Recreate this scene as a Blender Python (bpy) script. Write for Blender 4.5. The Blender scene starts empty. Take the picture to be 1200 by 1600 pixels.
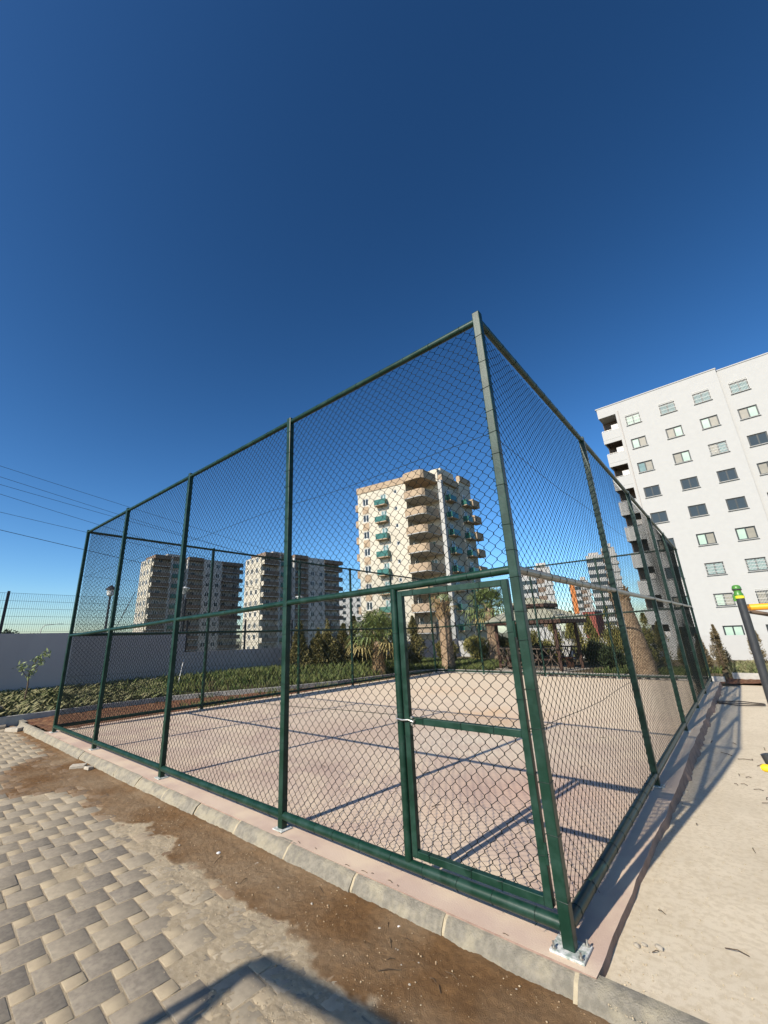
import bpy, bmesh, math, random
import numpy as np
from mathutils import Vector, Matrix
random.seed(7)
RNG = np.random.default_rng(11)
S = bpy.context.scene
COL = S.collection

# ------------------------------------------------------------------ camera
YAW, PITCH, ROLL = math.radians(41.30253753), math.radians(17.9112461), math.radians(-1.83614246)
cy_, sy_, cp_, sp_ = math.cos(YAW), math.sin(YAW), math.cos(PITCH), math.sin(PITCH)
fw = Vector((-sy_*cp_, cy_*cp_, sp_)); rt0 = Vector((cy_, sy_, 0)); up0 = rt0.cross(fw)
rt = rt0*math.cos(ROLL) + up0*math.sin(ROLL); up = -rt0*math.sin(ROLL) + up0*math.cos(ROLL)
CAMLOC = Vector((1.05378, -2.79578, 1.6))
cd = bpy.data.cameras.new('camera'); cam = bpy.data.objects.new('camera', cd); COL.objects.link(cam)
M = Matrix((rt, up, -fw)).transposed().to_4x4(); M.translation = CAMLOC
cam.matrix_world = M
cd.sensor_fit = 'HORIZONTAL'; cd.sensor_width = 36.0
cd.lens = 36.0*645.786/1200.0
cd.shift_x = 44.103/1200.0; cd.shift_y = -12.993/1200.0
cd.clip_start = 0.05; cd.clip_end = 6000
S.camera = cam

# ------------------------------------------------------------------ world, sun, exposure
SUN_EL, SUN_AZ = math.radians(34.6), math.radians(185.75)
w = bpy.data.worlds.new('World'); S.world = w; w.use_nodes = True
nt = w.node_tree
sky = nt.nodes.new('ShaderNodeTexSky'); sky.sky_type = 'NISHITA'; sky.sun_disc = False
sky.sun_elevation = SUN_EL; sky.sun_rotation = SUN_AZ
sky.altitude = 0; sky.air_density = 0.9; sky.dust_density = 0.6; sky.ozone_density = 3.0
bg = nt.nodes['Background']; bg.inputs[1].default_value = 0.053
gm = nt.nodes.new('ShaderNodeGamma'); gm.inputs[1].default_value = 1.5   # deeper zenith, as the phone renders it
nt.links.new(sky.outputs[0], gm.inputs[0]); hs = nt.nodes.new('ShaderNodeHueSaturation'); hs.inputs['Hue'].default_value = .494; hs.inputs['Saturation'].default_value = 1.08
nt.links.new(gm.outputs[0], hs.inputs['Color']); nt.links.new(hs.outputs[0], bg.inputs[0])
ld = bpy.data.lights.new('sun', 'SUN'); ld.energy = 5.0; ld.angle = math.radians(0.53); ld.color = (1.0, 0.915, 0.785)
lo = bpy.data.objects.new('sun', ld); COL.objects.link(lo)
lo.rotation_euler = Vector((0.10, 0.995, -0.69)).to_track_quat('-Z', 'Y').to_euler()
S.view_settings.view_transform = 'Standard'; S.view_settings.look = 'None'
S.view_settings.exposure = 0.48; S.view_settings.gamma = 1.0
S.cycles.max_bounces = 6; S.cycles.transparent_max_bounces = 4

# ------------------------------------------------------------------ helpers
def lin(r, g, b):
    f = lambda c: (c/255/12.92) if c/255 <= .04045 else ((c/255+.055)/1.055)**2.4
    return (f(r), f(g), f(b))

def mat(name, c1, c2=None, scale=4.0, rough=0.8, bump=0.0, bscale=40.0, metallic=0.0, spec=0.3, c3=None, scale3=30.0, f3=0.4, lo_=0.38, hi_=0.62, coat=0.0, obrand=0.0, stretch=None):
    m = bpy.data.materials.new(name); m.use_nodes = True
    t = m.node_tree; n = t.nodes; L = t.links
    p = n['Principled BSDF']
    p.inputs['Roughness'].default_value = rough; p.inputs['Metallic'].default_value = metallic
    p.inputs['Specular IOR Level'].default_value = spec; p.inputs['Coat Weight'].default_value = coat
    tc = n.new('ShaderNodeTexCoord'); co = tc.outputs['Object']
    if stretch:
        mp = n.new('ShaderNodeMapping'); mp.inputs['Scale'].default_value = stretch
        L.new(co, mp.inputs[0]); co = mp.outputs[0]
    def noise(sc, det=5, rg=.6):
        q = n.new('ShaderNodeTexNoise'); q.inputs['Scale'].default_value = sc; q.inputs['Detail'].default_value = det
        q.inputs['Roughness'].default_value = rg
        L.new(co, q.inputs['Vector']); return q.outputs['Fac']
    def ramp(fac, a, b):
        q = n.new('ShaderNodeMapRange'); q.inputs[1].default_value = a; q.inputs[2].default_value = b
        L.new(fac, q.inputs[0]); return q.outputs[0]
    def mix(fac, a, b):
        q = n.new('ShaderNodeMix'); q.data_type = 'RGBA'
        for s, v in ((q.inputs[0], fac), (q.inputs[6], a), (q.inputs[7], b)):
            if isinstance(v, (tuple, list)): s.default_value = (*v[:3], 1)
            elif isinstance(v, float): s.default_value = v
            else: L.new(v, s)
        return q.outputs[2]
    c = c1
    if c2 is not None: c = mix(ramp(noise(scale), lo_, hi_), c1, c2)
    if c3 is not None:
        q = n.new('ShaderNodeMath'); q.operation = 'MULTIPLY'; q.inputs[1].default_value = f3
        L.new(ramp(noise(scale3, 3), .45, .62), q.inputs[0]); c = mix(q.outputs[0], c, c3)
    if obrand:
        oi = n.new('ShaderNodeObjectInfo'); q = n.new('ShaderNodeMapRange')
        q.inputs[3].default_value = 1-obrand; q.inputs[4].default_value = 1+obrand; L.new(oi.outputs['Random'], q.inputs[0])
        h = n.new('ShaderNodeHueSaturation'); L.new(q.outputs[0], h.inputs['Value'])
        if isinstance(c, tuple): h.inputs['Color'].default_value = (*c[:3], 1)
        else: L.new(c, h.inputs['Color'])
        c = h.outputs[0]
    if isinstance(c, tuple): p.inputs['Base Color'].default_value = (*c[:3], 1)
    else: L.new(c, p.inputs['Base Color'])
    if bump:
        b = n.new('ShaderNodeBump'); b.inputs['Strength'].default_value = bump; b.inputs['Distance'].default_value = .02
        L.new(noise(bscale, 6, .7), b.inputs['Height']); L.new(b.outputs[0], p.inputs['Normal'])
    m['_mixer'] = 1
    return m

def attr_mix(m, attr, other):
    """blend the finished colour of m with another colour where a mesh attribute is high"""
    t = m.node_tree; n = t.nodes; L = t.links; p = n['Principled BSDF']
    a = n.new('ShaderNodeAttribute'); a.attribute_name = attr
    q = n.new('ShaderNodeMix'); q.data_type = 'RGBA'
    L.new(a.outputs['Fac'], q.inputs[0])
    lk = p.inputs['Base Color'].links
    if lk: L.new(lk[0].from_socket, q.inputs[6])
    else: q.inputs[6].default_value = p.inputs['Base Color'].default_value
    ns = n.new('ShaderNodeTexNoise'); ns.inputs['Scale'].default_value = 22; ns.inputs['Detail'].default_value = 9
    tc = n.new('ShaderNodeTexCoord'); L.new(tc.outputs['Object'], ns.inputs['Vector'])
    r = n.new('ShaderNodeMix'); r.data_type = 'RGBA'; L.new(ns.outputs['Fac'], r.inputs[0])
    r.inputs[6].default_value = (*[c*.6 for c in other], 1); r.inputs[7].default_value = (*[c*1.45 for c in other], 1)
    L.new(r.outputs[2], q.inputs[7]); L.new(q.outputs[2], p.inputs['Base Color'])
    return m

ORG = {}
def tagp(o, label=None, cat=None, group=None, kind=None):
    if label: o['label'] = label
    if cat: o['category'] = cat
    if group: o['group'] = group
    if kind: o['kind'] = kind
    return o

def thing(name, label, cat, loc=(0, 0, 0), rz=0.0, group=None):
    o = bpy.data.objects.new(name, None); COL.objects.link(o); o.empty_display_size = .2
    o.location = loc; o.rotation_euler = (0, 0, rz); ORG[o.name] = Vector(loc) if rz == 0 else None
    return tagp(o, label, cat, group)

class MB:
    def __init__(s): s.v = []; s.f = []
    def add(s, vs, fs):
        b = len(s.v); s.v.extend([tuple(q) for q in vs]); s.f.extend([tuple(b+i for i in f) for f in fs])
    def box(s, x0, x1, y0, y1, z0, z1):
        s.add([(x0,y0,z0),(x1,y0,z0),(x1,y1,z0),(x0,y1,z0),(x0,y0,z1),(x1,y0,z1),(x1,y1,z1),(x0,y1,z1)],
              [(0,3,2,1),(4,5,6,7),(0,1,5,4),(1,2,6,5),(2,3,7,6),(3,0,4,7)])
        return s
    def obox(s, o, d, n, a0, a1, b0, b1, z0, z1):
        """box in a frame: origin o (2D), along d, outward n"""
        P = lambda a, b, z: (o[0]+d[0]*a+n[0]*b, o[1]+d[1]*a+n[1]*b, z)
        s.add([P(a0,b0,z0),P(a1,b0,z0),P(a1,b1,z0),P(a0,b1,z0),P(a0,b0,z1),P(a1,b0,z1),P(a1,b1,z1),P(a0,b1,z1)],
              [(0,3,2,1),(4,5,6,7),(0,1,5,4),(1,2,6,5),(2,3,7,6),(3,0,4,7)])
        return s
    def prism(s, poly, z0, z1):
        n = len(poly)
        s.add([(x,y,z0) for x,y in poly]+[(x,y,z1) for x,y in poly],
              [tuple(range(n-1,-1,-1)), tuple(range(n,2*n))]+[(i,(i+1)%n,n+(i+1)%n,n+i) for i in range(n)])
        return s
    def tube(s, pts, r, n=8, cap=True):
        pts = [Vector(p) for p in pts]; k = len(pts); rs = r if isinstance(r, (list, tuple)) else [r]*k
        b = len(s.v); prev = None
        for i, p in enumerate(pts):
            t = (pts[min(i+1,k-1)]-pts[max(i-1,0)]).normalized()
            a = Vector((0,0,1)) if abs(t.z) < .95 else Vector((0,1,0))
            if prev is not None: a = prev
            u = (a - t*a.dot(t)).normalized(); prev = u; v = t.cross(u)
            for j in range(n):
                g = 2*math.pi*j/n
                s.v.append(tuple(p + (u*math.cos(g)+v*math.sin(g))*rs[i]))
        for i in range(k-1):
            for j in range(n):
                s.f.append((b+i*n+j, b+i*n+(j+1)%n, b+(i+1)*n+(j+1)%n, b+(i+1)*n+j))
        if cap:
            s.f.append(tuple(b+j for j in range(n-1,-1,-1))); s.f.append(tuple(b+(k-1)*n+j for j in range(n)))
        return s
    def lathe(s, c, prof, n=16):
        b = len(s.v); k = len(prof)
        for r, z in prof:
            for j in range(n):
                g = 2*math.pi*j/n; s.v.append((c[0]+r*math.cos(g), c[1]+r*math.sin(g), c[2]+z))
        for i in range(k-1):
            for j in range(n):
                s.f.append((b+i*n+j, b+i*n+(j+1)%n, b+(i+1)*n+(j+1)%n, b+(i+1)*n+j))
        s.f.append(tuple(b+j for j in range(n-1,-1,-1))); s.f.append(tuple(b+(k-1)*n+j for j in range(n)))
        return s
    def bar(s, p, q, wd, h, upv=(0,0,1)):
        p, q = Vector(p), Vector(q); t = (q-p).normalized(); a = Vector(upv)
        if abs(t.dot(a)) > .98: a = Vector((0,1,0))
        x = t.cross(a).normalized()*wd/2; y = x.cross(t).normalized()*h/2
        s.add([p-x-y,p+x-y,p+x+y,p-x+y,q-x-y,q+x-y,q+x+y,q-x+y],
              [(0,3,2,1),(4,5,6,7),(0,1,5,4),(1,2,6,5),(2,3,7,6),(3,0,4,7)])
        return s
    def build(s, name, m, parent=None, smooth=False, origin=None, bevel=0.0, flip=False):
        return mkobj(name, np.array(s.v, dtype=np.float64).reshape(-1, 3), s.f, m, parent, smooth, origin, bevel)

def mkobj(name, v, f, m, parent=None, smooth=False, origin=None, bevel=0.0):
    if parent is not None: org = ORG.get(parent.name)
    else: org = Vector(origin) if origin is not None else None
    if org is not None: v = v - np.array(org)
    me = bpy.data.meshes.new(name)
    if isinstance(f, np.ndarray):
        k = f.shape[1]; nf = len(f)
        me.vertices.add(len(v)); me.vertices.foreach_set('co', v.astype(np.float32).ravel())
        me.loops.add(nf*k); me.loops.foreach_set('vertex_index', f.astype(np.int32).ravel())
        me.polygons.add(nf); me.polygons.foreach_set('loop_start', np.arange(0, nf*k, k, dtype=np.int32))
        me.update(calc_edges=True)
    else:
        me.from_pydata([tuple(q) for q in v], [], f); me.update()
        bm = bmesh.new(); bm.from_mesh(me)
        bmesh.ops.recalc_face_normals(bm, faces=bm.faces)
        bm.to_mesh(me); bm.free()
    ms = m if isinstance(m, (list, tuple)) else [m]
    for q in ms: me.materials.append(q)
    if smooth:
        me.polygons.foreach_set('use_smooth', np.ones(len(me.polygons), dtype=bool))
        if smooth != 'all':
            me.set_sharp_from_angle(angle=math.radians(40))
    o = bpy.data.objects.new(name, me); COL.objects.link(o)
    if parent is not None:
        o.parent = parent; ORG[o.name] = org
    elif org is not None:
        o.location = org; ORG[o.name] = org
    if bevel:
        b = o.modifiers.new('bevel', 'BEVEL'); b.width = bevel; b.segments = 2; b.limit_method = 'ANGLE'
    return o

def copy_tree(o, parent=None):
    c = o.copy(); COL.objects.link(c)
    if parent is not None: c.parent = parent
    for ch in o.children: copy_tree(ch, c)
    return c

def attr(o, name, vals, dom='FACE'):
    a = o.data.attributes.new(name, 'FLOAT', dom); a.data.foreach_set('value', np.asarray(vals, dtype=np.float32))

def vnoise(x, y, sc, seed=0, octv=4):
    """value noise, numpy"""
    out = np.zeros_like(x); amp = 1.0; tot = 0
    for o in range(octv):
        r = np.random.default_rng(seed+o*17); tb = r.random((256, 256))
        X = x*sc*2**o; Y = y*sc*2**o; xi = np.floor(X).astype(int); yi = np.floor(Y).astype(int)
        fx = X-xi; fy = Y-yi; fx = fx*fx*(3-2*fx); fy = fy*fy*(3-2*fy)
        g = lambda i, j: tb[i & 255, j & 255]
        out += amp*((g(xi,yi)*(1-fx)+g(xi+1,yi)*fx)*(1-fy)+(g(xi,yi+1)*(1-fx)+g(xi+1,yi+1)*fx)*fy)
        tot += amp; amp *= .5
    return out/tot
sstep = lambda a, b, x: np.clip((x-a)/(b-a), 0, 1)**2*(3-2*np.clip((x-a)/(b-a), 0, 1))

# ------------------------------------------------------------------ materials
GREEN = mat('green_paint', (.0028,.021,.012), (.005,.029,.017), 6, .38, .05, 60, spec=.32, c3=(.022,.055,.042), scale3=9, f3=.5)
GREENW = mat('green_pvc_wire', (.0035,.007,.006), None, rough=.6, spec=.15)
GREENR = mat('sun_sheen_green_pipe', (.16,.155,.125), (.11,.12,.095), 3, .32, .02, 60, spec=.6)  # silvery sheen of grazing sun painted in as a grey pipe colour
TIE = mat('tie_wire', (.006,.018,.014), None, rough=.45)
PLATE = mat('painted_base_plate', (.62,.62,.60), (.38,.39,.37), 30, .5, .2, 90, c3=(.12,.2,.16), scale3=50, f3=.6)
STEEL = mat('zinc_steel', (.42,.42,.40), (.30,.29,.26), 40, .35, .05, 90, metallic=.8)
COURT = mat('pink_concrete', (.445,.325,.262), (.55,.43,.335), .7, .88, .3, 90, c3=(.62,.50,.365), scale3=1.6, f3=.7)
def dust_over(m, col, y0, y1):
    """pale dust lying thicker towards the far end of the court"""
    t = m.node_tree; n = t.nodes; L = t.links; p = n['Principled BSDF']; src = p.inputs['Base Color'].links[0].from_socket
    tc = n.new('ShaderNodeTexCoord'); sx = n.new('ShaderNodeSeparateXYZ'); L.new(tc.outputs['Object'], sx.inputs[0])
    ns = n.new('ShaderNodeTexNoise'); ns.inputs['Scale'].default_value = .8; ns.inputs['Detail'].default_value = 6; L.new(tc.outputs['Object'], ns.inputs['Vector'])
    ad = n.new('ShaderNodeMath'); ad.operation = 'MULTIPLY_ADD'; ad.inputs[1].default_value = 7.0; L.new(ns.outputs['Fac'], ad.inputs[0]); L.new(sx.outputs['Y'], ad.inputs[2])
    mr = n.new('ShaderNodeMapRange'); mr.inputs[1].default_value = y0+3.5; mr.inputs[2].default_value = y1+3.5; mr.inputs[4].default_value = .9; L.new(ad.outputs[0], mr.inputs[0])
    q = n.new('ShaderNodeMix'); q.data_type = 'RGBA'; L.new(mr.outputs[0], q.inputs[0]); L.new(src, q.inputs[6]); q.inputs[7].default_value = (*col, 1); L.new(q.outputs[2], p.inputs['Base Color'])
dust_over(COURT, (.61,.50,.365), .5, 8.5)
def stain(m, col, c, rad, amt):
    """a spilt rusty patch with its own ragged outline"""
    t = m.node_tree; n = t.nodes; L = t.links; p = n['Principled BSDF']; src = p.inputs['Base Color'].links[0].from_socket
    tc = n.new('ShaderNodeTexCoord'); d = n.new('ShaderNodeVectorMath'); d.operation = 'DISTANCE'; d.inputs[1].default_value = c; L.new(tc.outputs['Object'], d.inputs[0])
    ns = n.new('ShaderNodeTexNoise'); ns.inputs['Scale'].default_value = 1.6; ns.inputs['Detail'].default_value = 8; L.new(tc.outputs['Object'], ns.inputs['Vector'])
    a = n.new('ShaderNodeMath'); a.operation = 'MULTIPLY_ADD'; a.inputs[1].default_value = -4.0; L.new(ns.outputs['Fac'], a.inputs[0]); L.new(d.outputs['Value'], a.inputs[2])
    mr = n.new('ShaderNodeMapRange'); mr.inputs[1].default_value = rad-2.0; mr.inputs[2].default_value = -2.0-.2; mr.inputs[4].default_value = amt; L.new(a.outputs[0], mr.inputs[0])
    q = n.new('ShaderNodeMix'); q.data_type = 'RGBA'; L.new(mr.outputs[0], q.inputs[0]); L.new(src, q.inputs[6]); q.inputs[7].default_value = (*col, 1); L.new(q.outputs[2], p.inputs['Base Color'])
stain(COURT, (.58,.36,.19), (-3.0,5.9,0), 1.3, .6); stain(COURT, (.46,.25,.20), (-1.0,2.2,0), 1.2, .45); stain(COURT, (.66,.58,.46), (-2.6,3.6,0), 1.2, .6); stain(COURT, (.40,.27,.22), (-4.5,3.2,0), 1.6, .4); stain(COURT, (.60,.40,.24), (-6.0,9.0,0), 1.6, .4)
CURBC = mat('kerb_concrete', (.205,.188,.15), (.275,.25,.20), 26, .9, .8, 110, c3=(.42,.37,.26), scale3=7, f3=.5, lo_=.40, hi_=.60)
MORTAR = mat('mortar', (.40,.34,.235), (.33,.28,.19), 9, .95, .4, 70)
YARD = mat('sandy_concrete', (.665,.575,.43), (.60,.515,.38), 1.6, .93, .5, 200, c3=(.50,.41,.28), scale3=26, f3=.55)
PAVG = mat('grey_paver', (.175,.15,.118), (.225,.192,.15), 40, .85, .3, 190, c3=(.30,.26,.195), scale3=16, f3=.5)
attr_mix(PAVG, 'tint', (.36,.30,.21)); attr_mix(PAVG, 'wet', (.15,.085,.04))
PAVB = mat('buff_paver', (.40,.325,.215), (.34,.275,.185), 14, .9, .3, 190)
attr_mix(PAVB, 'wet', (.20,.115,.055))
SAND = mat('dry_sand', (.46,.37,.245), (.385,.305,.20), 6, .97, .85, 170, c3=(.52,.43,.30), scale3=45, f3=.6)
attr_mix(SAND, 'wet', (.165,.088,.034))
SOILR = mat('red_soil', (.13,.048,.024), (.08,.036,.02), 3, .97, .6, 50, c3=(.30,.17,.08), scale3=14, f3=.6)
EARTH = mat('bed_earth', (.13,.095,.05), (.09,.075,.04), 3, .97, .5, 40)
FARG = mat('far_ground', (.16,.14,.09), (.11,.115,.06), .05, .95)
WALLG = mat('grey_wall_render', (.42,.385,.365), (.385,.35,.335), .8, .85, .12, 30, stretch=(1,1,.25))
WHITE = mat('white_render', (.385,.385,.372), (.372,.372,.36), 2.0, .85, .03, 8)
WHITED = mat('white_soffit', (.58,.56,.53), None, rough=.85)
CREAM = mat('cream_render', (.49,.455,.37), (.44,.405,.33), .5, .85)
TAN = mat('tan_render', (.36,.275,.185), (.32,.24,.165), .6, .85)
BROWN = mat('brown_render', (.19,.14,.105), (.16,.115,.085), .5, .85)
GREYW = mat('pale_grey_render', (.45,.42,.385), (.40,.37,.34), .4, .85)
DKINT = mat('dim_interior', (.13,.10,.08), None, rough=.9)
FRAME = mat('dark_window_frame', (.022,.03,.033), None, rough=.4)
FRAMEW = mat('white_window_frame', (.7,.7,.68), None, rough=.4)
GLASSD = mat('dark_window_glass', (.028,.040,.046), None, rough=.1, spec=.35)
GLASSM = mat('mint_window_glass', (.36,.46,.385), (.30,.41,.34), .8, rough=.25, spec=.3)
GLASST = mat('taupe_window_blind', (.20,.19,.155), (.235,.22,.18), 2, rough=.3, spec=.3)
GLASSB = mat('blue_window_glass', (.12,.19,.19), (.16,.24,.23), 2, rough=.12, spec=.4)
TEAL = mat('teal_glass_rail', (.028,.105,.085), (.04,.13,.105), 1.5, rough=.15, spec=.4)
GRILLE = mat('white_grille', (.55,.55,.52), None, rough=.5)
DGRILLE = mat('dark_grille', (.06,.06,.06), None, rough=.5)
BARK = mat('palm_bark', (.32,.225,.145), (.19,.125,.078), 12, .95, 1.0, 45, c3=(.46,.35,.23), scale3=20, f3=.7, lo_=.44, hi_=.56)
SKIRT = mat('dry_palm_skirt', (.34,.24,.13), (.24,.155,.08), 9, .95, .3, 60)
PALMG = mat('palm_leaf', (.085,.125,.035), (.17,.20,.065), 5, .45, spec=.5)
PALMD = mat('dry_palm_leaf', (.33,.27,.11), (.25,.20,.08), 5, .7)
CONIF = mat('conifer_leaf', (.055,.062,.020), (.125,.110,.038), 3.0, .75, c3=(.20,.165,.06), scale3=9, f3=.6, obrand=.12)
CONIFL = mat('olive_conifer_leaf', (.085,.088,.028), (.17,.15,.055), 3.0, .75, c3=(.26,.21,.09), scale3=7, f3=.6, obrand=.12)
CONIFR = mat('dry_conifer_leaf', (.16,.12,.065), (.10,.085,.045), 4, .8, c3=(.25,.19,.10), scale3=12, f3=.6, obrand=.1)
SHRUB = mat('shrub_leaf', (.10,.115,.03), (.21,.19,.055), 2.0, .7, c3=(.28,.23,.09), scale3=8, f3=.5, obrand=.1)
DSHRUB = mat('dark_shrub_leaf', (.018,.03,.012), (.04,.055,.02), 3, .7)
GRASS = mat('grass_blade', (.045,.075,.018), (.085,.11,.03), .9, .7, c3=(.2,.19,.07), scale3=5, f3=.5)
WEED = mat('weed_leaf', (.16,.16,.075), (.085,.105,.035), 2, .8, c3=(.30,.26,.15), scale3=9, f3=.6)
TRUNK = mat('brown_bark', (.12,.085,.055), (.085,.06,.04), 14, .95, .3, 60)
WOODD = mat('stained_timber', (.075,.037,.024), (.05,.026,.018), 8, .6, .1, 50)
WOODX = mat('weathered_timber', (.13,.095,.07), (.085,.065,.05), 10, .8)
SHING = mat('pale_green_shingle', (.36,.35,.265), (.29,.285,.21), 2, .85, .2, 25)
BLACKP = mat('black_paint', (.028,.030,.033), (.034,.036,.04), 20, .38, .05, 120, spec=.5)
GREENC = mat('green_plastic', (.065,.20,.035), None, rough=.35, spec=.5)
YELC = mat('yellow_paint', (.80,.50,.02), None, rough=.35, spec=.5)
ORNG = mat('orange_paint', (.85,.36,.02), None, rough=.35, spec=.5)
YELG = mat('lime_yellow_plastic', (.70,.62,.03), None, rough=.35, spec=.5)
LAMPB = mat('dark_lamp_metal', (.03,.03,.035), None, rough=.5)
LAMPW = mat('pale_lamp_shade', (.65,.65,.62), None, rough=.4)
CABLE = mat('cable_sheath', (.03,.03,.035), None, rough=.6)
TWIG = mat('dark_twig', (.05,.032,.02), (.10,.07,.04), 20, .9)
STONE = mat('pale_stone', (.45,.40,.32), (.36,.32,.26), 15, .95, .5, 60)
REDW = mat('red_brick_render', (.22,.065,.05), None, rough=.9)
ORW = mat('orange_render', (.50,.18,.055), None, rough=.85)
PANELF = mat('grey_green_mesh_panel', (.10,.13,.13), None, rough=.5)
PANELW = mat('white_mesh_panel', (.55,.56,.52), None, rough=.5)
HOSE = mat('black_hose', (.05,.042,.035), None, rough=.6)

# ------------------------------------------------------------------ ground and site
mb = MB(); mb.add([(-4000,-4000,-2.0),(4000,-4000,-2.0),(4000,4000,-2.0),(-4000,4000,-2.0)], [(0,1,2,3)])
tagp(mb.build('ground', FARG), kind='structure')
mb = MB(); mb.box(-15.5, 16, -14, 26, -1.996, -.16)
tagp(mb.build('site_terrain', EARTH), kind='structure')

# ---- court slab
def slab():
    rng = np.random.default_rng(3); v = []; f = []
    # outline: rough along the right edge
    ys = np.linspace(-.115, 14.52, 150)
    edge = .145 + .0025*(ys+.1) + .012*(vnoise(ys, ys*0, 5, 5)-.5)*2 + .035*(vnoise(ys, ys*0, 1.3, 15)-.5)*sstep(.4, 2, ys) + .04*sstep(3, 9, ys)*(vnoise(ys, ys*0, 3, 9)-.4)
    pts = [(-9.72, -.115)] + [(edge[i], ys[i]) for i in range(len(ys))] + [(-9.72, 14.52)]
    n = len(pts); low = [(x+.006+.02*rng.random()+(.05*rng.random() if y > 4 else 0), y) if x > 0 else (x, y) for x, y in pts]
    mb = MB()
    mb.add([(x,y,0) for x,y in pts]+[(x,y,-.17) for x,y in low], [tuple(range(n))]+[(i,n+i,n+(i+1)%n,(i+1)%n) for i in range(n)])
    return mb, n
mb, n_ = slab(); o = mb.build('court_floor', [COURT, mat('slab_side', (.33,.23,.18), (.24,.165,.13), 9, .95, .6, 40)]); tagp(o, kind='structure')
o.data.polygons.foreach_set('material_index', np.array([0]+[1]*n_, dtype=np.int32))

# ---- sandy concrete yard to the right of the court
nx, ny = 150, 240
X, Y = np.meshgrid(np.linspace(.10, 9, nx)**1.0, np.linspace(-.16, 15.1, ny), indexing='ij')
Z = -.045 - .085*sstep(.5, 5.0, Y) + .006*(vnoise(X, Y, .7, 21)-.5) + .004*(vnoise(X, Y, 14, 22, 3)-.5) + .035*sstep(.6, .2, X)*sstep(4, 9, Y)*(vnoise(X, Y, 3, 30, 3)-.3)
def grid_faces(nx, ny):
    i = np.arange(nx-1)[:, None]; j = np.arange(ny-1)[None]; a = (i*ny+j).ravel()
    return np.stack([a, a+ny, a+ny+1, a+1], 1)
tagp(mkobj('concrete_yard', np.stack([X, Y, Z], -1).reshape(-1, 3), grid_faces(nx, ny), YARD, smooth='all'), kind='structure')

def dirt_fields(X, Y):
    """height of the loose sand and dirt, how damp and how dusty, over the paving"""
    wx = X + .10*(vnoise(X, Y, 6, 44)-.5); wy = Y + .30*(vnoise(X, Y, 5.5, 41, 5)-.5)
    low = np.interp(wx, [-14,-8.2,-7.6,-6.1,-5.8,-5.3,-4.6,-4.2,-3.9,-3.2,-2.9,-2.7,-2.4,-1.9,-1.5,-1.2,-1.0,-.84,-.6,-.2,.3,.7,1.2],
    [-.2,-.4,-1.15,-1.3,-.85,-.72,-.77,-.74,-.58,-.62,-.72,-.62,-.68,-.76,-.63,-.77,-.82,-.82,-.78,-.72,-.55,-.4,-.2])
    wet = sstep(-.035, .035, wy-low)
    dl = np.interp(X, [-14,-8,-4.85,-3.3,-2.2,-1.93,-1.48,-1.3,-.9,3], [-.3,-.3,-.62,-.88,-1.08,-1.22,-1.36,-1.6,-3.4,-3.4])
    dust = sstep(-.16, .2, (Y-dl) + .35*(vnoise(X, Y, 3.2, 51)-.5))
    patch = sstep(.52, .66, vnoise(X, Y, 1.3, 61))*sstep(-4, -5, X)*.35
    patch = np.maximum(patch, sstep(.6, .72, vnoise(X, Y, 2.1, 71))*.55)
    n1 = vnoise(X, Y, 9, 81, 4)-.5; n2 = vnoise(X, Y, 34, 91, 3)-.5
    left = sstep(-3.6, -5.2, X)
    n3 = vnoise(X, Y, 95, 141, 2)-.5
    Z = -.1232 + .0040*np.maximum(dust, patch) + wet*(.003+.016*sstep(0, .35, Y-low))*(1-.75*left) + .012*n1*(.14+.86*np.maximum(wet, dust)) + .009*n2*(.15+np.maximum(wet, dust)*.85) + .006*n3*np.maximum(wet, dust*.6)
    Z = Z + .012*sstep(-.30, -.2, Y)*(.4+vnoise(X, Y, 7, 33)) + .075*sstep(.2, .75, X)*sstep(-.75, -.15, Y)
    wet = wet*np.clip(.78+.75*(vnoise(X, Y, 2.3, 101, 4)-.38), .15, 1)
    return Z, wet, np.maximum(dust, patch)

# ---- pavers: 20 cm grey squares and 10 cm buff squares
v1 = np.array([.2145, -.107]); v2 = np.array([.107, .2145]); o0 = np.array([-2.433, -1.597])
rz = math.radians(-3.5); rc, rs_ = math.cos(rz), math.sin(rz)
pv, pf, pm, ptint, pctr = [], [], [], [], []
rng = np.random.default_rng(5)
def paver(c, hw, m_, tint):
    z = -.120 + rng.normal(0, .0012); tx, ty = rng.normal(0, .004, 2); b = len(pv); a = rz + rng.normal(0, .012)
    ca, sa = math.cos(a), math.sin(a); ch = .003
    for (k, zz) in ((hw, z-.03), (hw, z-ch*.7), (hw-ch, z)):
        for sx, sy in ((-1,-1),(1,-1),(1,1),(-1,1)):
            dx, dy = sx*k, sy*k
            pv.append((c[0]+dx*ca-dy*sa, c[1]+dx*sa+dy*ca, zz+dx*tx+dy*ty))
    for l in (0, 4):
        for i in range(4): pf.append((b+l+i, b+l+(i+1)%4, b+l+4+(i+1)%4, b+l+4+i)); pm.append(m_); ptint.append(tint); pctr.append(c)
    pf.append((b+8, b+9, b+10, b+11)); pm.append(m_); ptint.append(tint); pctr.append(c)
for i in range(-90, 60):
    for j in range(-60, 60):
        p = i*v1 + j*v2; q = np.array([p[0]*rc-p[1]*rs_, p[0]*rs_+p[1]*rc]) + o0
        if not (-13.2 < q[0] < 2.2 and -3.3 < q[1] < -.20): continue
        tint = float(np.clip(rng.normal(.16, .16) + .35*max(0, -2.6-q[0])/3, 0, .75))
        paver(q, .1005, 0, tint)
        d = np.array([-.054, .161]); e = np.array([d[0]*rc-d[1]*rs_, d[0]*rs_+d[1]*rc])
        if q[1]+e[1] < -.2: paver(q+e, .0505, 1 if rng.random() < .93 else 0, .3)
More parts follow.
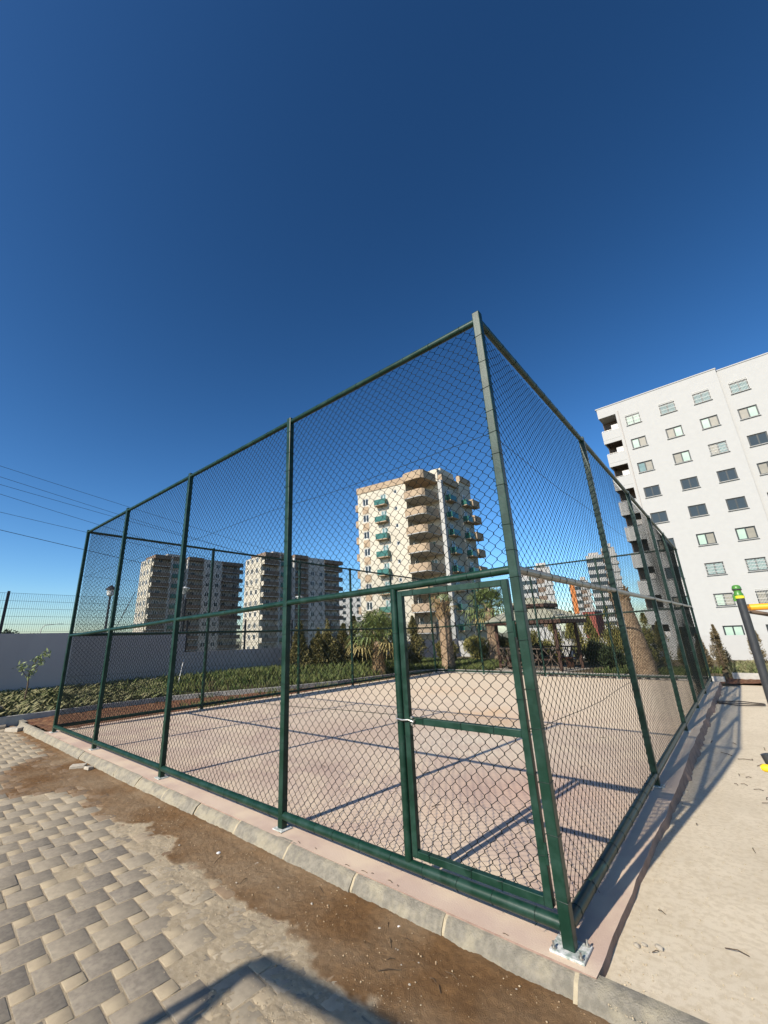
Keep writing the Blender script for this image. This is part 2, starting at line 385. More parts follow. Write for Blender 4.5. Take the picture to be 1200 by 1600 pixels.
o = mkobj('paving', np.array(pv), np.array(pf), [PAVG, PAVB])
o.data.polygons.foreach_set('material_index', np.array(pm, dtype=np.int32)); pc = np.array(pctr); _z, pw, pd = dirt_fields(pc[:, 0], pc[:, 1])
attr(o, 'tint', np.clip(np.array(ptint)+.55*pd, 0, .85)); attr(o, 'wet', pw*.85); tagp(o, kind='structure')

# ---- sand and damp dirt lying over the pavers
xs = np.concatenate([np.linspace(-13.3, -5, 330), np.linspace(-5, .8, 620)[1:], np.linspace(.8, 3, 60)[1:]])
ys = np.concatenate([np.linspace(-3.4, -1.9, 60), np.linspace(-1.9, -.165, 210)[1:]])
X, Y = np.meshgrid(xs, ys, indexing='ij')
Z, wet, dust = dirt_fields(X, Y)
o = mkobj('sand_and_dirt', np.stack([X, Y, Z], -1).reshape(-1, 3), grid_faces(len(xs), len(ys)), SAND, smooth='all')
attr(o, 'wet', wet.ravel(), 'POINT'); tagp(o, kind='structure')

# ---- loose grains
def grains(name, x, y, z, smin, smax, m, label, seed):
    q = np.random.default_rng(seed); n = len(x); sc = smin+(smax-smin)*q.random(n)**3
    oc = np.array([(1,0,0),(-1,0,0),(0,1,0),(0,-1,0),(0,0,1),(0,0,-1)], float)
    v = (oc[None]*(.55+.7*q.random((n, 6, 1))))*sc[:, None, None]; v[:, :, 2] *= .7
    an = q.random(n)*6.28; ca, sa = np.cos(an)[:, None], np.sin(an)[:, None]
    v = np.stack([v[..., 0]*ca-v[..., 1]*sa, v[..., 0]*sa+v[..., 1]*ca, v[..., 2]], -1)+np.stack([x, y, z+sc*.3], -1)[:, None]
    tr = np.array([(0,2,4),(2,1,4),(1,3,4),(3,0,4),(2,0,5),(1,2,5),(3,1,5),(0,3,5)])
    f = (np.arange(n)[:, None, None]*6+tr[None]).reshape(-1, 3)
    return tagp(mkobj(name, v.reshape(-1, 3), f, m), label, 'gravel', None, 'stuff')
q = np.random.default_rng(55); gx = -6.5+7.2*q.random(9000)**.7; gy = -1.3+1.08*q.random(9000)
z_, w_f, d_f = dirt_fields(gx, gy); k = q.random(9000) < (.04+.45*w_f*sstep(.4, .62, vnoise(gx, gy, 2.5, 77)))
grains('dirt_grains', gx[k], gy[k], z_[k], .0018, .0085, mat('dirt_grain', (.22,.14,.075), (.42,.33,.21), 60, .95), 'loose pale grains and crumbs on the damp dirt strip', 3)
gx = -2.6+3.2*q.random(9000); gy = -1.75+1.2*q.random(9000); z_, w_f, d_f = dirt_fields(gx, gy)
k = q.random(9000) < (.05+.5*d_f*(1-w_f)*sstep(.35, .65, vnoise(gx, gy, 3.5, 78)))
grains('sand_grains', gx[k], gy[k], z_[k], .0014, .0060, mat('sand_grain', (.34,.27,.175), (.50,.42,.29), 60, .95), 'loose sand grains and grit on the dusty pavers', 8)
gx = .2+1.6*q.random(5000)**1.6; gy = -.2+6*q.random(5000)**1.4; gz_ = -.042-.085*sstep(.5, 5.0, gy)
grains('yard_grains', gx, gy, gz_, .0015, .006, mat('yard_grain', (.40,.32,.21), (.55,.46,.32), 60, .95), 'fine loose grit scattered on the sandy concrete yard', 4)

# ---- kerb along the front of the court: 70 cm stones with mortar joints
mb = MB(); mj = MB(); x = .78; rng = np.random.default_rng(8)
def kprof(off, sink=0.0, inset=0.0):
    return [(-.07, -.004-inset), (-.112+off, -.004-inset), (-.150+off+inset*.7, -.022-inset), (-.192+off+inset, -.075), (-.205+off+inset, -.17-sink), (-.07, -.17)]
while x > -12.45:
    L = .72; x0 = x-L+.010; off = rng.normal(0, .004) + (.19*sstep(-10.5, -12.4, np.array(x)) if x < -10 else 0.0); dz = rng.normal(0, .003)
    for tgt, a, b, ins in ((mb, x, x0, 0), (mj, x0, x0-.02, .0015)):
        segs = 6 if ins == 0 else 1; prof = kprof(float(off), 0, ins); n = len(prof)
        vs = []; fs = []
        for s_ in range(segs+1):
            xx = a+(b-a)*s_/segs
            for k, (yy, zz) in enumerate(prof):
                j = rng.normal(0, .0035) if 0 < k < 4 else 0
                vs.append((xx, yy+j, zz+dz+j*.6))
        for s_ in range(segs):
            for k in range(n): fs.append((s_*n+k, s_*n+(k+1)%n, (s_+1)*n+(k+1)%n, (s_+1)*n+k))
        fs.append(tuple(range(n))); fs.append(tuple(segs*n+k for k in range(n-1,-1,-1)))
        tgt.add(vs, fs)
    x -= L+.01
k_ = mb.build('kerb', CURBC, smooth=True); tagp(k_, kind='structure')
tagp(mj.build('kerb_mortar', MORTAR), kind='structure')

# ---- planting beds, their kerbs, red soil
BK = [(-12.05,-7),(-12.15,.3),(-12.25,1.8),(-12.15,3.5),(-11.7,5.0),(-11.0,6.7),(-10.5,9.0),(-10.35,11.5),(-10.3,14.2),(-9.9,14.95),(-4,14.98),(.3,15.0)]
def ribbon_kerb(pts, wd, z0, z1):
    mb = MB(); P = [Vector((*p, 0)) for p in pts]; n = len(P); L = []; R = []
    for i in range(n):
        t = (P[min(i+1,n-1)]-P[max(i-1,0)]).normalized(); s = Vector((-t.y, t.x, 0))*wd/2
        L.append(P[i]+s); R.append(P[i]-s)
    vs = []
    for a, b in zip(L, R): vs += [(a.x,a.y,z0),(a.x,a.y,z1),(b.x,b.y,z1),(b.x,b.y,z0)]
    fs = []
    for i in range(n-1):
        for k in range(4): fs.append((i*4+k, i*4+(k+1)%4, (i+1)*4+(k+1)%4, (i+1)*4+k))
    fs += [(0,1,2,3), tuple(4*(n-1)+k for k in (3,2,1,0))]
    mb.add(vs, fs); return mb
BEDK = mat('bed_kerb_concrete', (.42,.40,.36), (.32,.31,.28), 6, .9, .3, 50)
tagp(ribbon_kerb(BK, .12, -.3, .10).build('bed_kerb', BEDK), kind='structure')
tagp(ribbon_kerb([(.45,16.55),(3.3,16.6),(9,16.7)], .15, -.3, .10).build('yard_kerb', BEDK), kind='structure')
def heightpatch(name, x0, x1, y0, y1, nx, ny, zf, m):
    X, Y = np.meshgrid(np.linspace(x0, x1, nx), np.linspace(y0, y1, ny), indexing='ij')
    o = mkobj(name, np.stack([X, Y, zf(X, Y)], -1).reshape(-1, 3), grid_faces(nx, ny), m, smooth='all'); return tagp(o, kind='structure')
bkx = lambda Y: np.interp(Y, [p[1] for p in BK[:9]], [p[0] for p in BK[:9]])
def bedz(X, Y):
    d = np.clip(bkx(Y)-X, -5, 5)
    return np.where(d > 0, .02+.36*np.clip(d/1.8, 0, 1), -.06) + .05*(vnoise(X, Y, 1.6, 7)-.5)
heightpatch('bed_soil', -14.2, -9.6, -7, 14.9, 70, 240, lambda X, Y: np.where(X > bkx(Y)+.03, -.6, bedz(X, Y)), EARTH)
heightpatch('red_soil_strip', -12.3, -9.55, .0, 14.9, 60, 220, lambda X, Y: np.where(X < bkx(Y)-.03, -.6, -.035+.07*(vnoise(X, Y, 2.2, 17)-.3)+.03*(vnoise(X, Y, 9, 18)-.5)), SOILR)
heightpatch('back_strip', -9.95, .6, 14.45, 14.95, 120, 16, lambda X, Y: -.05+.05*(vnoise(X, Y, 3, 27)-.4), SOILR)
heightpatch('yard_soil_strip', .3, 9, 15.0, 16.6, 120, 30, lambda X, Y: -.10+.10*(vnoise(X, Y, 2.2, 37)-.3)+.04*(vnoise(X, Y, 8, 38)-.5), SOILR)
heightpatch('back_garden_soil', -14.2, 15, 15.0, 25, 160, 60, lambda X, Y: np.where((X > .2) & (Y < 16.6), -.6, .03+.03*(vnoise(X, Y, 1.2, 47)-.5)+.10*sstep(16, 20, Y)*(X < -8)), EARTH)

# ------------------------------------------------------------------ fenced ball court cage
AX = [0, -2.395, -4.796, -7.237, -9.502]; BY = [0, 3.110, 6.278, 8.762, 11.270, 14.244]
XL, YB, HT = AX[-1], BY[-1], 4.057
midA = lambda x: 2.005+.0193*x
midB = lambda y: 2.005+.0139*y
midL = lambda y: 1.83+.006*y
midK = lambda x: 2.19+.27*x/9.5
cage = thing('ball_court_cage', 'tall green pipe and chain link cage enclosing the empty pink concrete ball court', 'fenced court', (0,0,0))
posts = [(x, 0) for x in AX] + [(0, y) for y in BY[1:]] + [(x, YB) for x in AX[1:]] + [(XL, y) for y in BY[1:-1]]
HW = .031
def tie_mesh(r, sq, k):
    """a loop of wire round a member lying along z"""
    q = random.Random(k*7+int(r*1e4)); mb = MB()
    if sq: pts = [(-r,-r,0),(r,-r,0),(r,r,0),(-r,r,0),(-r,-r,0)]
    else: pts = [(r*math.cos(g), r*math.sin(g), 0) for g in [i*math.pi/4 for i in range(9)]]
    pts = [(a, b, q.uniform(-.004,.004)) for a, b, c in pts]; e = pts[-1]
    pts.append((e[0]+q.uniform(-.02,.02), e[1]-q.uniform(.0,.025), q.uniform(-.03,.01)))
    mb.tube(pts, .0018, 4); me = bpy.data.meshes.new('wire_tie'); me.from_pydata(mb.v, [], mb.f); me.update(); me.materials.append(TIE); return me
TIES = {}
def tie(parent, c, ax, r, sq=False):
    key = (round(r, 4), sq)
    if key not in TIES: TIES[key] = [tie_mesh(r, sq, k) for k in range(4)]
    o = bpy.data.objects.new('wire_tie', random.choice(TIES[key])); COL.objects.link(o); o.parent = parent; o.location = Vector(c)-ORG[parent.name]
    o.rotation_euler = {0: (0, math.pi/2, 0), 1: (math.pi/2, 0, 0), 2: (0, 0, 0)}[ax]
    return o
for (x, y) in posts:
    corner = (x, y) == (0, 0)
    zt = 4.13 if corner else 4.105
    mb = MB(); mb.box(x-HW, x+HW, y-HW, y+HW, .012, zt)
    p = mb.build('post', GREEN, cage, bevel=.006)
    b = MB()
    if corner:
        b.box(-.085, .085, -.075, .085, .001, .013); plate = b.build('base_plate', PLATE, p, bevel=.002)
        for bx, by in ((-.066,-.055),(.066,-.055),(.066,.066),(-.066,.066)):
            b = MB(); b.lathe((bx, by, .013), [(.013,0),(.013,.009),(.006,.010),(.0055,.03),(.004,.031)], 6)
            b.build('anchor_bolt', STEEL, p)
    else:
        b.box(x-.065, x+.065, y-.06, y+.065, .001, .010); b.build('base_plate', PLATE, p, bevel=.002)
    z = .22
    while z < 3.98 and abs(x)+y < 4:
        tie(p, (x, y, z), 2, HW+.002, True); z += random.uniform(.17, .30)
def rails(pts, axis, zf, name, r, m=GREEN):
    for i in range(len(pts)-1):
        p, q = Vector((*pts[i], 0)), Vector((*pts[i+1], 0)); d = (q-p).normalized()
        p2, q2 = p+d*(HW-.004), q-d*(HW-.004)
        p2.z = zf(p2.x if axis == 0 else p2.y); q2.z = zf(q2.x if axis == 0 else q2.y)
        n = 7; mb = MB(); pts_ = []
        for k in range(n): 
            c = p2.lerp(q2, k/(n-1)); c.z -= .008*math.sin(math.pi*k/(n-1)) if name == 'mid_rail' else 0; pts_.append(c)
        mb.tube(pts_, r, 12); o = mb.build(name, m, cage, smooth=True)
        L = (q-p).length; t = .16
        while t < L-.1 and min(abs(p.x)+p.y, abs(q.x)+q.y) < 2.5:
            c = p.lerp(q, t/L); c.z = zf(c.x if axis == 0 else c.y)-(.006 if name == 'mid_rail' else 0)
            tie(o, c, axis, r+.002); t += random.uniform(.18, .32)
sideA = [(x, 0) for x in AX]; sideB = [(0, y) for y in BY]; sideK = [(x, YB) for x in AX]; sideL = [(XL, y) for y in BY]
for pts, ax, mf in ((sideA, 0, midA), (sideB, 1, midB), (sideK, 0, midK), (sideL, 1, midL)):
    rails(pts, ax, lambda t: HT, 'top_rail', .029)
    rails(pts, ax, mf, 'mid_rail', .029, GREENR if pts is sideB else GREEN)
    rails(pts, ax, lambda t: .105, 'bottom_rail', .034)
# chain link
WR = .0025
def link_mesh(P0, d, L, z0, z1, keep=None, seed=0, nrm=None, wob=.006, CW=.0845, CH=.088, kn=.006, WR=WR):
    P0 = np.array(P0, float); d = np.array(d, float); nrm = np.array([-d[1], d[0]]) if nrm is None else np.array(nrm, float)
    nk = int(L/(CW/2)); nj = int((z1-z0)/(CH/2))+1
    K, J = np.meshgrid(np.arange(nk), np.arange(nj), indexing='ij')
    odd = ((K+J) % 2).astype(float)
    s = (K+.5+(odd-.5))*CW/2 + (odd-.5)*.003
    z = z0 + J*CH/2
    if kn:   # each bend is a short upright knuckle: two points
        s = np.repeat(s, 2, 1); odd = np.repeat(odd, 2, 1); z = np.repeat(z, 2, 1); z[:, 0::2] -= kn; z[:, 1::2] += kn; nj *= 2
    ph = seed*1.7
    s = s + wob*np.sin(s*2.1+z*3.1+ph)*np.sin(z*1.7+ph*2) + .004*np.sin(s*9+z*5+ph)
    zz = z + wob*1.3*np.sin(s*1.3+ph)*np.sin(z*2.3+ph) - .010*np.abs(np.sin(s*1.31))*sstep(3.3, 4.05, z) + .003*np.sin(s*13+z*11)
    s = np.clip(s, .003, L-.003)
    dep = (odd-.5)*.0042 + .018*np.sin(s*1.15+ph)*np.sin(z*1.6+ph)
    base = np.stack([P0[0]+d[0]*s+nrm[0]*dep, P0[1]+d[1]*s+nrm[1]*dep, zz], -1)   # nk,nj,3
    a = np.array([d[0], d[1], 0])*WR*1.35; b = np.array([nrm[0], nrm[1], 0])*WR
    ring = np.stack([base+a, base+b, base-a, base-b], 2)   # nk,nj,4,3
    v = ring.reshape(-1, 3)
    idx = np.arange(nk*nj*4).reshape(nk, nj, 4)
    A = idx[:, :-1]; B = idx[:, 1:]
    f = np.stack([A, np.roll(A, -1, 2), np.roll(B, -1, 2), B], -1)   # nk,nj-1,4,4
    if keep is not None:
        ms = (s[:, :-1]+s[:, 1:])/2; mz = (zz[:, :-1]+zz[:, 1:])/2
        f = f[keep(ms, mz)]
    f = f.reshape(-1, 4)
    u, inv = np.unique(f, return_inverse=True)
    return v[u], inv.reshape(-1, 4)
GX = -1.017                                              # gate post
v, f = link_mesh((-.03, .045), (-1, 0), 9.44, .07, 4.10, keep=lambda s, z: ~((s < 1.02-.03) & (z < 2.0)), seed=1, nrm=(0, 1), wob=.009)
mkobj('chain_link_mesh', v, f, GREENW, cage)
v, f = link_mesh((-.045, .03), (0, 1), 14.18, .07, 4.10, seed=2, nrm=(-1, 0), CW=.106, CH=.080, WR=.0019)
mkobj('chain_link_mesh', v, f, GREENW, cage)
v, f = link_mesh((-.03, YB-.045), (-1, 0), 9.44, .07, 4.08, seed=3, nrm=(0, -1), kn=0)
mkobj('chain_link_mesh', v, f, GREENW, cage)
v, f = link_mesh((XL+.045, .03), (0, 1), 14.18, .07, 4.08, seed=4, nrm=(1, 0), kn=0)
mkobj('chain_link_mesh', v, f, GREENW, cage)
for zt in (1.02, 3.06):
    for a, b in (((0,.05),(XL,.05)), ((-.05,0),(-.05,YB)), ((0,YB-.05),(XL,YB-.05)), ((XL+.05,0),(XL+.05,YB))):
        if zt < 2 and a == (0, .05): a = (GX, .05)
        mb = MB(); n = 25; pts = []
        for k in range(n):
            t = k/(n-1); x_, y_ = a[0]+(b[0]-a[0])*t, a[1]+(b[1]-a[1])*t; ln = math.hypot(b[0]-a[0], b[1]-a[1])*t
            pts.append((x_, y_, zt-.035*abs(math.sin(ln*math.pi/2.6))+.012*math.sin(ln*2.3)))
        mb.tube(pts, .0022, 5); mb.build('tension_wire', TIE, cage, smooth=True)
# gate and its post
mb = MB(); mb.tube([(GX,0,.13),(GX,0,midA(GX)-.02)], .029, 14); gp = mb.build('gate_post', GREEN, cage, smooth=True)
z = .3
while z < 1.9: tie(gp, (GX,0,z), 2, .031); z += random.uniform(.2,.33)
g0, g1, gz0, gz1 = -.972, -.055, .165, 1.945
mb = MB(); w_ = .044
mb.box(g0, g0+w_, -.022, .022, gz0, gz1); mb.box(g1-w_, g1, -.022, .022, gz0, gz1)
mb.box(g0+w_, g1-w_, -.0215, .0215, gz1-w_, gz1); mb.box(g0+w_, g1-w_, -.0215, .0215, gz0, gz0+w_)
mb.box(g0+w_, g1-w_, -.0215, .0215, .985, .985+w_)
gate = mb.build('gate', GREEN, cage, bevel=.004)
v, f = link_mesh((g1-.012, .026), (-1, 0), (g1-g0)-.024, gz0+.01, gz1-.01, seed=5, nrm=(0, 1), wob=.005)
mkobj('chain_link_mesh', v, f, GREENW, gate)
for zz in (.5, .9, 1.3, 1.7): tie(gate, (g0+w_/2,0,zz), 2, .024, True); tie(gate, (g1-w_/2,0,zz-.1), 2, .024, True)
for xx in (-.8,-.55,-.3):
    for zz in (gz0+w_/2, gz1-w_/2, .985+w_/2): tie(gate, (xx+random.uniform(-.05,.05),0,zz), 0, .024, True)
for zz in (.42, 1.62):
    b = MB(); b.tube([(-.045,-.03,zz-.05),(-.045,-.03,zz+.05)], .009, 8); b.build('hinge', GREEN, gate, smooth=True)
b = MB(); b.tube([(GX-.018,-.034,1.012),(GX+.04,-.040,1.006),(g0+.045,-.036,1.012),(g0+.085,-.032,1.002)], .0065, 8)
for q in ((GX-.012,-.034,1.03),(GX-.012,-.034,.99),(g0+.075,-.028,1.03),(g0+.075,-.028,.985),(g0+.09,-.03,1.008)): b.tube([(q[0],q[1]-.008,q[2]),(q[0],q[1]+.012,q[2])], .0095, 8)
b.build('latch', STEEL, gate, smooth=True)
b = MB(); b.tube([(0.0,.09,.075),(.002,.078,.058),(.004,.066,.07)], .005, 6); b.build('rail_bolt', STEEL, cage)

# ------------------------------------------------------------------ grey boundary walls with mesh fence on top
def mesh_panel(mb, p, q, z0, z1, dv=.05, dh=.2, rv=.0025, rh=.0035):
    p, q = Vector((*p, 0)), Vector((*q, 0)); L = (q-p).length; d = (q-p)/L; n = max(2, int(L/dv))
    for i in range(n+1):
        c = p+d*L*i/n; mb.bar((c.x,c.y,z0), (c.x,c.y,z1), rv*2, rv*2)
    k = max(1, int(round((z1-z0)/dh)))
    for i in range(k+1):
        z = z0+(z1-z0)*i/k; mb.bar((p.x,p.y,z), (q.x,q.y,z), rh*2, rh*2)
def boundary(name, label, y0, y1, zt, ps):
    t = thing(name, label, 'wall', (-14, y0, 0))
    MB().box(-14.2, -14, y0, y1, -1.99, zt).build('wall_face', WALLG, t)
    return t
boundary('boundary_wall', 'higher plain grey rendered garden wall behind the weedy bed on the far left', -8, 4.8, 1.99, None)
boundary('boundary_wall', 'lower grey rendered wall section stepping down beyond the cage, ending at the conifers', 4.803, 25, 1.28, None)
def fence(label, y0, y1, z0, z1, ypost):
    t = thing('mesh_fence', label, 'fence', (-14.1, y0, z0))
    for y in ypost: MB().box(-14.13, -14.07, y-.03, y+.03, z0+.001, z1+.02).build('post', LAMPB, t)
    for a, b in zip(ypost[:-1], ypost[1:]):
        mb = MB(); mesh_panel(mb, (-14.1, a+.035), (-14.1, b-.035), z0+.04, z1-.03); mb.build('wire_panel', PANELF, t)
fence('welded mesh fence with dark posts on top of the higher grey wall', -8, 4.7, 1.99, 3.12, [-8, -5.47, -2.97, -.47, 2.32, 4.7])
fence('welded mesh fence with dark posts on top of the lower grey wall', 4.85, 25, 1.28, 2.43, [4.86, 7.35, 9.8, 12.24, 14.7, 17.2, 19.7, 22.2, 24.8])

# ------------------------------------------------------------------ vegetation
def blades(name, pts, m, hmin, hmax, wd=.012, lean=.5, kind='stuff'):
    n = len(pts); r = np.random.default_rng(len(name)+n)
    a = r.random(n)*2*np.pi; h = hmin+(hmax-hmin)*r.random(n)**1.5; le = h*lean*(.2+r.random(n))
    dx, dy = np.cos(a), np.sin(a); px, py = -dy*wd*(.6+.8*r.random(n)), dx*wd*(.6+.8*r.random(n))
    p = pts
    v = np.stack([np.stack([p[:,0]-px, p[:,1]-py, p[:,2]-.01], 1), np.stack([p[:,0]+px, p[:,1]+py, p[:,2]-.01], 1),
                  np.stack([p[:,0]+dx*le*.4+px*.8, p[:,1]+dy*le*.4+py*.8, p[:,2]+h*.65], 1), np.stack([p[:,0]+dx*le, p[:,1]+dy*le, p[:,2]+h], 1)], 1).reshape(-1, 3)
    f = np.arange(n*4).reshape(n, 4)
    return tagp(mkobj(name, v, f, m), kind=kind)
r = np.random.default_rng(77)
def scatter(n, x0, x1, y0, y1, zf, dens=None):
    x = x0+(x1-x0)*r.random(n); y = y0+(y1-y0)*r.random(n)
    if dens is not None: k = r.random(n) < dens(x, y); x, y = x[k], y[k]
    return np.stack([x, y, zf(x, y)], 1)
inbed = lambda x, y: (x < bkx(y)-.08)
o = blades('grass', scatter(26000, -14, -10.2, 2.5, 14.8, bedz, lambda x, y: inbed(x, y)*(.35+.8*(vnoise(x, y, 1.2, 3) > .42))), GRASS, .08, .30, .010)
tagp(o, 'green grass tufts growing in the bed beside the lower grey wall', 'grass')
o = blades('weeds', scatter(36000, -14, -11.9, -6.5, 3.6, bedz, lambda x, y: inbed(x, y)*(.3+.9*(vnoise(x, y, 1.4, 5) > .45))), WEED, .05, .22, .011, 1.5)
tagp(o, 'dry olive creeping weeds covering the bed under the higher grey wall', 'weeds')
gz = lambda x, y: .03+.0*x
o = blades('lawn', np.concatenate([scatter(16000, -13.8, -7.7, 15.05, 19.5, lambda x, y: .04+.10*sstep(16, 20, y)),
                                  scatter(5000, -3.4, .2, 15.05, 17.5, gz, lambda x, y: .9*(vnoise(x, y, 1.5, 8) > .45))]), GRASS, .08, .28, .012)
tagp(o, 'strip of green grass round the palms behind the court', 'grass')
o = blades('ground_cover', scatter(9000, .4, 9, 16.72, 19.5, lambda x, y: .03+0*x), WEED, .12, .36, .02, .9)
tagp(o, 'low olive hedge plants behind the kerb in front of the white building', 'ground cover')
o = blades('strip_grass', scatter(3500, -11.9, -9.7, 3.0, 14.5, lambda x, y: .0*x-.01, lambda x, y: (x > bkx(y)+.1)*(vnoise(x, y, 1.1, 12) > .5)), GRASS, .05, .16, .010)
tagp(o, 'sparse grass on the red soil strip between the cage and the bed kerb', 'grass')

def leaf_cloud(n, fn, size, asp=2.2, upb=.8, seed=0):
    """n small pointed leaves; fn(rng, n) gives points and outward directions"""
    q = np.random.default_rng(seed); P, D = fn(q, n)
    D = D + np.array([0, 0, upb]) + q.normal(0, .45, (n, 3)); D /= np.linalg.norm(D, axis=1)[:, None]
    R = q.normal(0, 1, (n, 3)); R = np.cross(D, R); R /= np.linalg.norm(R, axis=1)[:, None]
    s = size*(.6+.8*q.random(n))[:, None]
    v = np.stack([P-D*s*.3, P+R*s/asp*.5+D*s*.25, P+D*s, P-R*s/asp*.5+D*s*.25], 1).reshape(-1, 3)
    return v, np.arange(n*4).reshape(n, 4)
def cone_pts(h, rad, base=.05, shape=1.0, lumps=14, seed=0):
    def fn(q, n):
        lz = q.random(lumps)**1.1*(h-base)+base; la = q.random(lumps)*2*np.pi
        k = q.integers(0, lumps, n); z = np.clip(lz[k]+q.normal(0, h*.085, n), base*.3, h)
        pr = rad*np.clip((1-(z/h))**.75*1.05*np.minimum(1, .55+z/h*2), .03, 1)*shape
        a = la[k]+q.normal(0, .55, n); rr = pr*np.clip(q.random(n)**.45*(.8+.35*np.sin(k*2.3)), .05, 1.15)
        P = np.stack([rr*np.cos(a), rr*np.sin(a), z], 1); D = np.stack([np.cos(a), np.sin(a), 0*a], 1)*.75
        return P, D
    return fn
def ball_pts(h, rad, lumps=12):
    def fn(q, n):
        lc = q.normal(0, 1, (lumps, 3)); lc /= np.linalg.norm(lc, axis=1)[:, None]; lc *= q.random(lumps)[:, None]**.4
        k = q.integers(0, lumps, n); d = q.normal(0, 1, (n, 3)); d /= np.linalg.norm(d, axis=1)[:, None]
        p = lc[k]*np.array([rad*.75, rad*.75, h*.38])+d*rad*.38*(q.random(n)**.4)[:, None]; p[:, 2] = np.abs(p[:, 2]+h*.45)+.03
        return p, d*.8
    return fn
def plant(name, label, cat, loc, h, rad, m, n, size, kind='cone', group=None, seed=0, upb=.8, asp=2.2):
    t = thing(name, label, cat, loc, 0, group)
    v, f = leaf_cloud(n, cone_pts(h, rad) if kind == 'cone' else ball_pts(h, rad), size, asp, upb, seed)
    mkobj('foliage', v+np.array(loc), f, m, t)
    MB().tube([(loc[0],loc[1],loc[2]-.1),(loc[0]+.01,loc[1],loc[2]+h*.4),(loc[0],loc[1],loc[2]+h*.75)], [.03+h*.008,.02+h*.004,.006], 6).build('trunk', TRUNK, t)
    return t
# tall conifers where the lower wall ends (seen left of the short palm)
HN = ['nearest','second nearest','third nearest','fourth nearest','fifth nearest','fourth farthest','third farthest','second farthest','farthest']
for i, (x, y, h, rd) in enumerate([(-13.0,9.35,2.0,.62),(-12.7,10.1,1.75,.6),(-12.85,10.8,2.15,.66),(-12.6,11.6,1.9,.62),(-12.7,12.4,2.25,.66),(-12.4,13.2,2.0,.62),(-12.5,14.1,2.3,.66),(-12.3,15.2,2.1,.66),(-12.1,16.5,2.3,.7)]):
    plant('conifer', 'olive upright conifer, %s in the row beside the lower grey wall' % HN[i], 'conifer',
          (x, y, .25), h, rd, CONIFL, 9000, .085, group='conifers beside the lower grey wall', seed=i+1)
for i, (x, y, h, rd) in enumerate([(-10.9,17.8,1.5,.7),(-9.9,19.2,1.6,.8),(-8.8,20.6,1.5,.75),(-7.4,21.2,1.7,.8)]):
    plant('shrub', 'dark bushy shrub %s' % ['right of the short fan palm','behind the bare palm trunk','between the two trimmed palms','behind the leafy palm, beside the gazebo'][i], 'shrub',
          (x, y, .1), h, rd, SHRUB if i % 2 else CONIF, 6000, .085, 'ball', 'shrubs behind the palms', seed=40+i)
for i, (x, y, h, rd) in enumerate([(-6.8,22.3,2.2,.62),(-5.8,22.5,2.5,.65),(-4.9,22.2,2.3,.62),(-4.0,22.4,2.6,.66),(-3.2,22.0,2.3,.62),(-2.5,22.5,2.2,.6)]):
    plant('hedge_conifer', 'yellow green conifer behind the gazebo, %s from its left end of the row' % ['first','second','third','fourth','fifth','sixth'][i], 'conifer',
          (x, y, .05), h, rd, SHRUB, 6000, .09, group='conifers behind the gazebo', seed=60+i)
for i, (x, y, h, rd) in enumerate([(-3.2,17.6,.85,.6),(-4.4,19.8,1.0,.7),(-6.9,19.9,.95,.6)]):
    plant('dark_shrub', 'low dark rounded shrub %s' % ['right of the gazebo steps','behind the gazebo railing','left of the gazebo back post'][i], 'shrub', (x, y, .03), h, rd, DSHRUB, 1500, .12, 'ball', 'dark shrubs round the gazebo', seed=80+i)
CF = [(-1.35,17.2,1.75,.42,CONIF,'dark green conifer just right of the thick palm trunk'),(-.75,17.9,1.5,.36,CONIF,'slim dark conifer seen through the far end of the cage'),
      (-.32,18.4,1.25,.30,CONIFR,'half hidden brownish conifer at the far corner of the cage'),(.20,18.5,1.58,.33,CONIFR,'brownish upright conifer standing alone before the white building'),
      (1.28,18.6,1.5,.33,CONIFR,'brownish conifer behind the black exercise post')]
for i, (x, y, h, rd, m_, lb) in enumerate(CF):
    plant('conifer', lb, 'conifer', (x, y, .03), h, rd, m_, 4500, .065, group='conifers before the white building', seed=100+i, asp=3)
# sapling at the far left
sp = (-13.0, .15, .22)
t = thing('sapling', 'thin young sapling with sparse pale leaves in front of the grey wall', 'young tree', sp)
MB().tube([sp, (sp[0]+.01,sp[1]+.01,sp[2]+.45), (sp[0],sp[1]-.01,sp[2]+.75), (sp[0],sp[1]+.12,sp[2]+1.12)], [.022,.018,.012,.005], 7).tube([(sp[0],sp[1],sp[2]+.6),(sp[0],sp[1]-.16,sp[2]+.82),(sp[0],sp[1]-.2,sp[2]+.95)], [.01,.007,.003], 5).tube([(sp[0],sp[1],sp[2]+.7),(sp[0]+.05,sp[1]+.2,sp[2]+1.0),(sp[0]+.05,sp[1]+.28,sp[2]+1.22)], [.01,.006,.003], 5).build('trunk', TRUNK, t)
def sap(q, n):
    c = np.array([(0,.10,1.05),(0,.02,.85),(0,-.17,.85),(0,-.2,.95),(.05,.2,1.0),(.05,.27,1.2),(0,.0,.7),(0,.14,1.12)])
    k = q.integers(0, len(c), n); return c[k]+q.normal(0, .05, (n, 3)), q.normal(0, .6, (n, 3))
v, f = leaf_cloud(230, sap, .075, 2.6, .2, 5); mkobj('foliage', v+np.array(sp), f, mat('sapling_leaf', (.16,.21,.07), (.26,.30,.14), 9, .6), t)

